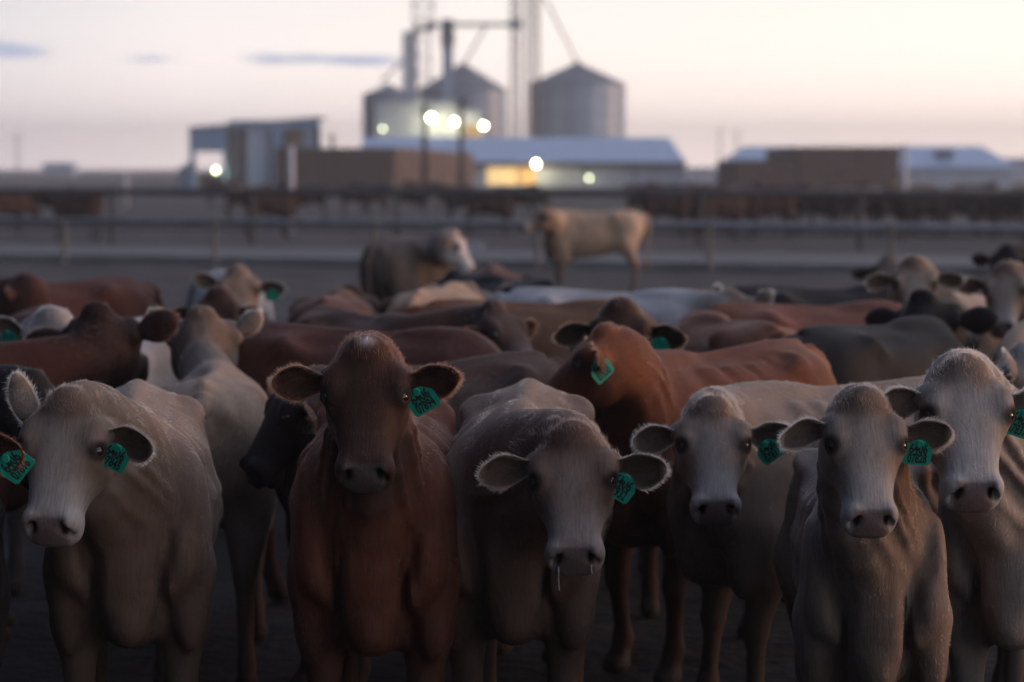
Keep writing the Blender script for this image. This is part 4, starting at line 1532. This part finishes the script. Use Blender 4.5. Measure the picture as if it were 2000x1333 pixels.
cow("white cow at the right edge facing the camera with its head held high", WHT, 200, body=(2034, 7.85), head=(1888, 727, 6.75), haz=177, hpitch=60, hroll=-2, hw=1.03, hlen=.80, bend=-6, res='hi', hair=HB,
    ears=(dict(up=.05, back=.0, down=.3, droop=.0), dict(up=.12, back=.0, down=.3, droop=.03)), feet=[(.0, .02), (.20, .03), (0, 0), (.05, 0)],
    tags=[dict(ear=0, rows=("6406", "07837"), rot=R(-20), u=.40)])

# ---- second rank
cow("black brown cow in profile facing left behind the deep red cow", dict(BLK, base=(.045, .022, .016), face=(.022, .015, .014), earrim=(.20, .08, .05), ear=(.08, .035, .022)), -135, head=(572, 748, 8.72), body=(835, 9.38), haz=-112, hpitch=52, res='mid', hair=22000,
    ears=(None, dict(up=.5, back=.2)))
cow("cream cow seen from behind, pale tail end and orange lit ear", dict(CRM, rump=(.33, .23, .16)), -4, scale=.95, head=(395, 618, 10.7), haz=2, hpitch=24, hscale=1.30, ndrop=.075, res='mid', hair=26000, tail=.03, bend=-2, body=(412, 9.7),
    ears=(dict(up=1.1, back=.1, down=.0, wide=.75, len=.15), dict(up=1.0, back=.1, down=.0, wide=.75, len=.15)))
cow("black cow looking over the back of the tan cow at far left", BLK, 88, head=(62, 748, 8.75), haz=150, hpitch=55, res='mid', hair=8000, bend=25,
    ears=(dict(up=.5, back=.1), dict(up=.45, back=.1)))
cow("dark red cow at left with its head turned away, tag under one ear", dict(DRED, base=(.085, .028, .018), face=(.030, .014, .012), ear=(.035, .016, .013)), 80, head=(192, 612, 10.45), haz=10, hpitch=24, hscale=1.28, ndrop=.075, res='mid', hair=22000, bend=-12, neck=.56,
    ears=(dict(up=-.1, back=.1, down=.0), dict(up=.5, back=.15, down=0)), tags=[dict(ear=0, rows=None, rot=0, u=.6, face=(-.75, .66, 0), drop=.06)])
cow("pale cow with white fringed ears behind the dark red cow", GRY, -155, head=(96, 622, 10.9), body=(178, 11.6), haz=-172, hpitch=55, res='mid', hair=16000,
    ears=(dict(up=.5, back=.1), dict(up=.6, back=.1)), tags=[dict(ear=1, rows=None, rot=.2, u=.55)])
cow("long backed dark red cow standing side on behind the deep red cow", dict(DRED, base=(.10, .036, .024)), 112, scale=1.03, head=(965, 765, 10.4), body=(735, 10.75), haz=130, hpitch=75, res='mid', hair=22000)
cow("red brown cow facing left with orange poll, eye and green tag showing", REDB, -140, scale=1.02, head=(1172, 655, 9.0), haz=-92, hpitch=37, res='hi', hair=45000, bend=38, neck=.54, body=(1385, 9.7),
    ears=(dict(up=.45, back=.15), dict(up=.3, back=.2)), tags=[dict(ear=0, rows=("6406", "07850"), rot=R(38), u=.45, face=(.35, .93, 0))])
cow("dark brown cow with wide ears facing the camera behind the red brown cow", BRN, 182, head=(1212, 606, 10.35), haz=182, hpitch=58, res='mid', hair=20000,
    ears=(dict(up=-.08, back=.0), dict(up=.05, back=.0, droop=.03)), tags=[dict(ear=0, rows=None, rot=R(-20), u=.45)])
cow("black cow with its head raised above the cream back", dict(BLK, base=(.012, .012, .014)), 40, scale=1.02, head=(1806, 584, 12.05), body=(1715, 11.35), haz=38, hpitch=22, hscale=1.28, ndrop=.075, res='mid', hair=0,
    ears=(dict(up=.0, back=.1, down=0), dict(up=.15, back=.1, down=0)))
cow("red cow seen over the shoulder of the red brown cow", dict(REDB, base=(.20, .080, .048)), -14, head=(1340, 645, 12.9), body=(1430, 12.1), haz=-40, hpitch=60, res='mid', hair=18000)
cow("tan cow at right, only its lit back and flank in view", FAWN, -120, head=(1935, 740, 11.8), body=(2150, 12.6), haz=-100, hpitch=70, res='mid', hair=12000)
cow("grey white cow with folded ear cut off by the right edge", dict(GRY, base=(.36, .37, .39)), -92, head=(1988, 692, 9.35), haz=-70, hpitch=50, res='mid', hair=14000, ears=(dict(up=.9, back=.2), None))

# ---- middle ranks
cow("dark red cow at far left looking left over the herd", DRED, -125, head=(40, 548, 15.4), body=(95, 16.0), haz=-80, hpitch=45, res='low', ears=(dict(up=.35, back=.3), None))
cow("small dark red calf beside the far left cow, back only", dict(DRED, base=(.075, .03, .02)), -70, scale=.92, head=(60, 620, 14.2), body=(165, 13.8), haz=-90, hpitch=70, res='low')
cow("grey white cow with tan head and green tag at the back left", dict(GRY, face=(.26, .18, .13)), 165, head=(465, 532, 16.2), haz=168, hpitch=52, hscale=1.12, bend=10, res='mid', hair=8000, ears=(dict(up=.05, back=.0), dict(up=.55, back=.0)), tags=[dict(ear=0, rows=None, rot=0, u=.55)])
cow("dark brown cow with pinkish ear facing the camera at left", BRN, 180, scale=.93, head=(425, 578, 12.7), haz=-178, hpitch=58, res='mid', bend=0, hair=9000, ears=(dict(up=.0, back=.0), dict(up=-.1, back=.0)))
cow("brown cow seen from behind with both ears out", dict(BRN, base=(.11, .046, .028), face=(.075, .032, .021), poll=(.03, .02, .016)), 2, head=(686, 572, 15.4), haz=2, hpitch=22, hscale=1.3, ndrop=.075, res='mid', hair=9000, ears=(dict(up=.12, back=.05, down=0, len=.2), dict(up=.12, back=.05, down=0, len=.2)))
cow("tan cow from behind, orange lit hip and pale side", FAWN, 12, head=(915, 564, 16.3), body=(862, 15.3), haz=20, hpitch=24, hscale=1.25, ndrop=.075, res='mid', hair=9000, ears=(dict(up=.5, back=.05, down=0, len=.2), dict(up=.6, back=.05, down=0, len=.2)))
cow("dark brown cow with its muzzle pointing right at the herd's centre", dict(BRN, base=(.09, .042, .028), snout=(.26, .19, .18), face=(.05, .03, .027)), 150, head=(968, 606, 11.95), haz=128, hpitch=40, hscale=1.15, res='mid', hair=14000, bend=-40, ears=(dict(up=.1, back=.25), dict(up=.0, back=.25)))
cow("dark red cow at the back of the herd, head seen from behind", DRED, 0, head=(962, 524, 19.3), haz=6, hpitch=24, hscale=1.3, res='low', ears=(dict(up=.0, down=0), dict(up=-.05, down=0)))
cow("black cow behind the tan one, only its poll in view", BLK, -25, head=(886, 540, 17.4), haz=-30, hpitch=36, hscale=1.2, res='low')
cow("white cow with a long straight back and pricked ears turned away", dict(WHT, base=(.47, .45, .45)), 108, scale=1.02, head=(1432, 578, 14.0), body=(1205, 14.3), haz=50, hpitch=15, res='mid', hair=12000, ears=(dict(up=1.1, back=.1, down=0), dict(up=.9, back=.1, down=0)))
cow("orange brown cow side on below the white back", dict(REDB, base=(.19, .095, .055)), 92, head=(1300, 690, 13.55), body=(1060, 13.6), haz=100, hpitch=72, res='mid', hair=8000)
cow("red cow with a lowered head beside the black cow", dict(REDB, base=(.17, .070, .050), face=(.15, .06, .045)), 75, head=(1745, 645, 13.6), body=(1605, 13.35), haz=80, hpitch=55, res='mid', hair=8000)
cow("black cow with a pale flank patch near the right group", dict(BLK, base=(.026, .021, .02), patch=((.05, -.2, 1.0), (.22, .2, .16), (.30, .25, .22))), 82, head=(1790, 640, 15.3), body=(1625, 15.3), haz=85, hpitch=60, res='low')
cow("tan cow with whitish muzzle and round ears facing the camera at right", dict(CRM, face=(.33, .25, .20), base=(.40, .31, .25)), -130, head=(1786, 517, 13.9), haz=-176, hpitch=58, bend=-18, res='mid', hair=11000, ears=(dict(up=.15, back=.0), dict(up=.05, back=.0)))
cow("dark brown cow behind the tan faced cow at right", BRN, 0, head=(1735, 508, 19.0), haz=10, hpitch=42, res='low')
cow("tan grey cow at the right edge with a brown ear", dict(CRM, base=(.36, .28, .23), face=(.30, .235, .19), ear=(.16, .10, .07), earin=(.09, .05, .035)), -92, head=(1965, 528, 13.9), haz=-160, hpitch=58, bend=-10, res='mid', hair=9000, ears=(None, dict(up=.1, back=.0)))
cow("dark cow near the fence at the right edge", dict(BLK, base=(.035, .024, .02)), -118, head=(1965, 488, 19.5), haz=-150, hpitch=50, res='low', ears=(None, dict(up=.2)))
# ---- loners near the fence
cow("grey brown cow with white face turned right, alone before the fence", coat(base=(.085, .066, .057), face=(.55, .52, .50), poll=(.45, .30, .22), snout=(.6, .57, .55), neck=(.11, .085, .075), ear=(.4, .2, .1), rump=(.10, .082, .074), earrim=(.5, .3, .18), nose=(.2, .15, .14)), 30, scale=1.06, head=(890, 458, 23.2), body=(814, 23.7), haz=105, hpitch=55, res='mid', ears=(dict(up=.2), dict(up=.35)))
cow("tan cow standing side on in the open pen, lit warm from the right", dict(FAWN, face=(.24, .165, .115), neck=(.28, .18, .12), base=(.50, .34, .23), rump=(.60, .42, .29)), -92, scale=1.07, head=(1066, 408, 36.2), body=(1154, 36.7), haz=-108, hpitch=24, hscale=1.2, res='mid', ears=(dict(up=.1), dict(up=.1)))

# ---- thread of drool hanging from the lowered nose
DROOL, _nt, _b = mat_base("wet_drool")
_b.inputs['Base Color'].default_value = (.62, .62, .62, 1)
_b.inputs['Roughness'].default_value = .12
_b.inputs['Transmission Weight'].default_value = .35
dr, dd = DROOLER
for sgn, ln, th in ((-1, .075, .0022), (1, .030, .0030)):
    q = dd['hp'](.440, sgn * .047, -.080)
    m = MB().tube(q, (q[0] + .006, q[1], q[2] - ln * .55), th, th * .6, n=6).tube((q[0] + .006, q[1], q[2] - ln * .55), (q[0] + .004, q[1] + .002, q[2] - ln), th * .6, th * .9, n=6)
    m.build("drool", DROOL, dr, True)

# ------------------------------------------------------------------ cattle in the pens beyond the alley
FARK = [("dark red brown", dict(DRED)), ("black", dict(BLK)), ("brown", dict(BRN)), ("pale tan", dict(TAN)), ("white", dict(CRM))]
protos = []
for k, (nm, ct) in enumerate(FARK):
    ct = dict(ct, base=tuple(v * .55 for v in ct['base'])) if k < 3 else ct
    for pose in range(2):
        sp = dict(coat=ct, seed=40 + k * 2 + pose, res=(.028, .036), poll=(.98, .05, 1.30) if pose == 0 else (1.02, -.1, .78), haz=random.uniform(-25, 25), hpitch=50 if pose == 0 else 66)
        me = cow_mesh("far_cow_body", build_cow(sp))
        me.materials.append(HIDE)
        protos.append((nm, pose, me))
far = [(12, 72, 1, 60), (150, 66, 0, -80), (95, 84, 2, 100), (530, 68, 4, 80), (600, 88, 2, -70), (480, 92, 6, 95), (960, 70, 4, 92), (905, 84, 2, -95), (1020, 90, 3, 80), (700, 96, 5, 100),
       (1300, 69, 0, 95), (1385, 71, 2, -85), (1345, 86, 6, 90), (1450, 74, 4, 80), (1500, 68, 0, -100), (1560, 79, 1, 85), (1600, 70, 2, 95), (1640, 86, 6, -80), (1690, 72, 3, 90), (1735, 78, 8, 70),
       (1790, 67, 2, -95), (1830, 82, 4, 90), (1880, 71, 3, 100), (1925, 76, 8, -85), (1965, 69, 6, 60), (2000, 80, 1, 95), (1530, 95, 4, 90), (1780, 98, 6, -90), (1640, 104, 0, 90), (1900, 102, 2, 80), (1420, 97, 8, 95)]
far += [(random.uniform(1260, 2020), random.uniform(66, 110), random.choice([0, 0, 2, 2, 4, 4, 1, 3, 6, 8]), random.choice([-90, 90]) + random.uniform(-40, 40)) for _ in range(22)]
far += [(random.uniform(0, 1100), random.uniform(72, 120), random.choice([0, 2, 4, 6]), random.choice([-90, 90]) + random.uniform(-30, 30)) for _ in range(7)]
FARCOWS = []
for px, D, k, a in far:
    nm, pose, me = protos[k]
    o = empty("cow", (gx(px, D), D, 0), math.pi / 2 - R(a + random.uniform(-15, 15)))
    s = random.uniform(.94, 1.06)
    o.scale = (s, s, s)
    link_mesh("body", me, None, o)
    rank = "near" if D < 74 else ("farther" if D < 90 else "farthest")
    spot = next(w for lim, w in ((260, "at the left edge"), (520, "below the open shed"), (800, "below the left haystack"), (1050, "below the mill"), (1340, "below the long barn"), (1560, "below right haystack's left half"), (1760, "below right haystack's right half"), (9999, "below the blue shed")) if px < lim)
    FARCOWS.append((f"{rank} {nm} cow {'standing' if pose == 0 else 'head-down'} beyond far fence {spot}", px, o))
    o['category'] = 'cow'
    o['group'] = "cattle in the pens beyond the far fence"
from collections import defaultdict
_by = defaultdict(list)
for lab, px, o in FARCOWS:
    _by[lab].append((px, o))
for lab, L_ in _by.items():
    L_.sort(key=lambda e: e[0])
    for i, (px, o) in enumerate(L_):
        pos = "" if len(L_) == 1 else (", left one" if i == 0 else (", right one" if i == len(L_) - 1 else ", middle one"))
        o['label'] = lab + pos

# ------------------------------------------------------------------ white plate on the rail behind the white faced cow
p0 = at(925, 482, 46.6)
o = empty("white_plate", p0, ANG)
MB().box(-.19, .19, -.012, .012, -.09, .09).build("plate", WHITEP, o)
for sx in (-.14, .14):
    MB().tube((sx, .02, .02), (sx, .02, .42), .008, n=6).build("hanger", PIPE, o)
tag(o, "small white plate hung on the fence beside the white faced cow", "plate")
# ------------------------------------------------------------------ haze
hz = MB().box(-1510, 1510, -25, 1510, -1.2, 26.5).build("haze", None)
tag(hz, "thin dusty evening haze over the feedlot", None, None, 'stuff')
hm = bpy.data.materials.new("dust_haze")
hm.use_nodes = True
nt = hm.node_tree
for n_ in list(nt.nodes):
    nt.nodes.remove(n_)
ho = nt.nodes.new('ShaderNodeOutputMaterial')
hv = nt.nodes.new('ShaderNodeVolumePrincipled')
hv.inputs['Color'].default_value = (.95, .95, .98, 1)
hv.inputs['Density'].default_value = .0009
hv.inputs['Anisotropy'].default_value = .25
nt.links.new(hv.outputs[0], ho.inputs['Volume'])
hz.data.materials.append(hm)
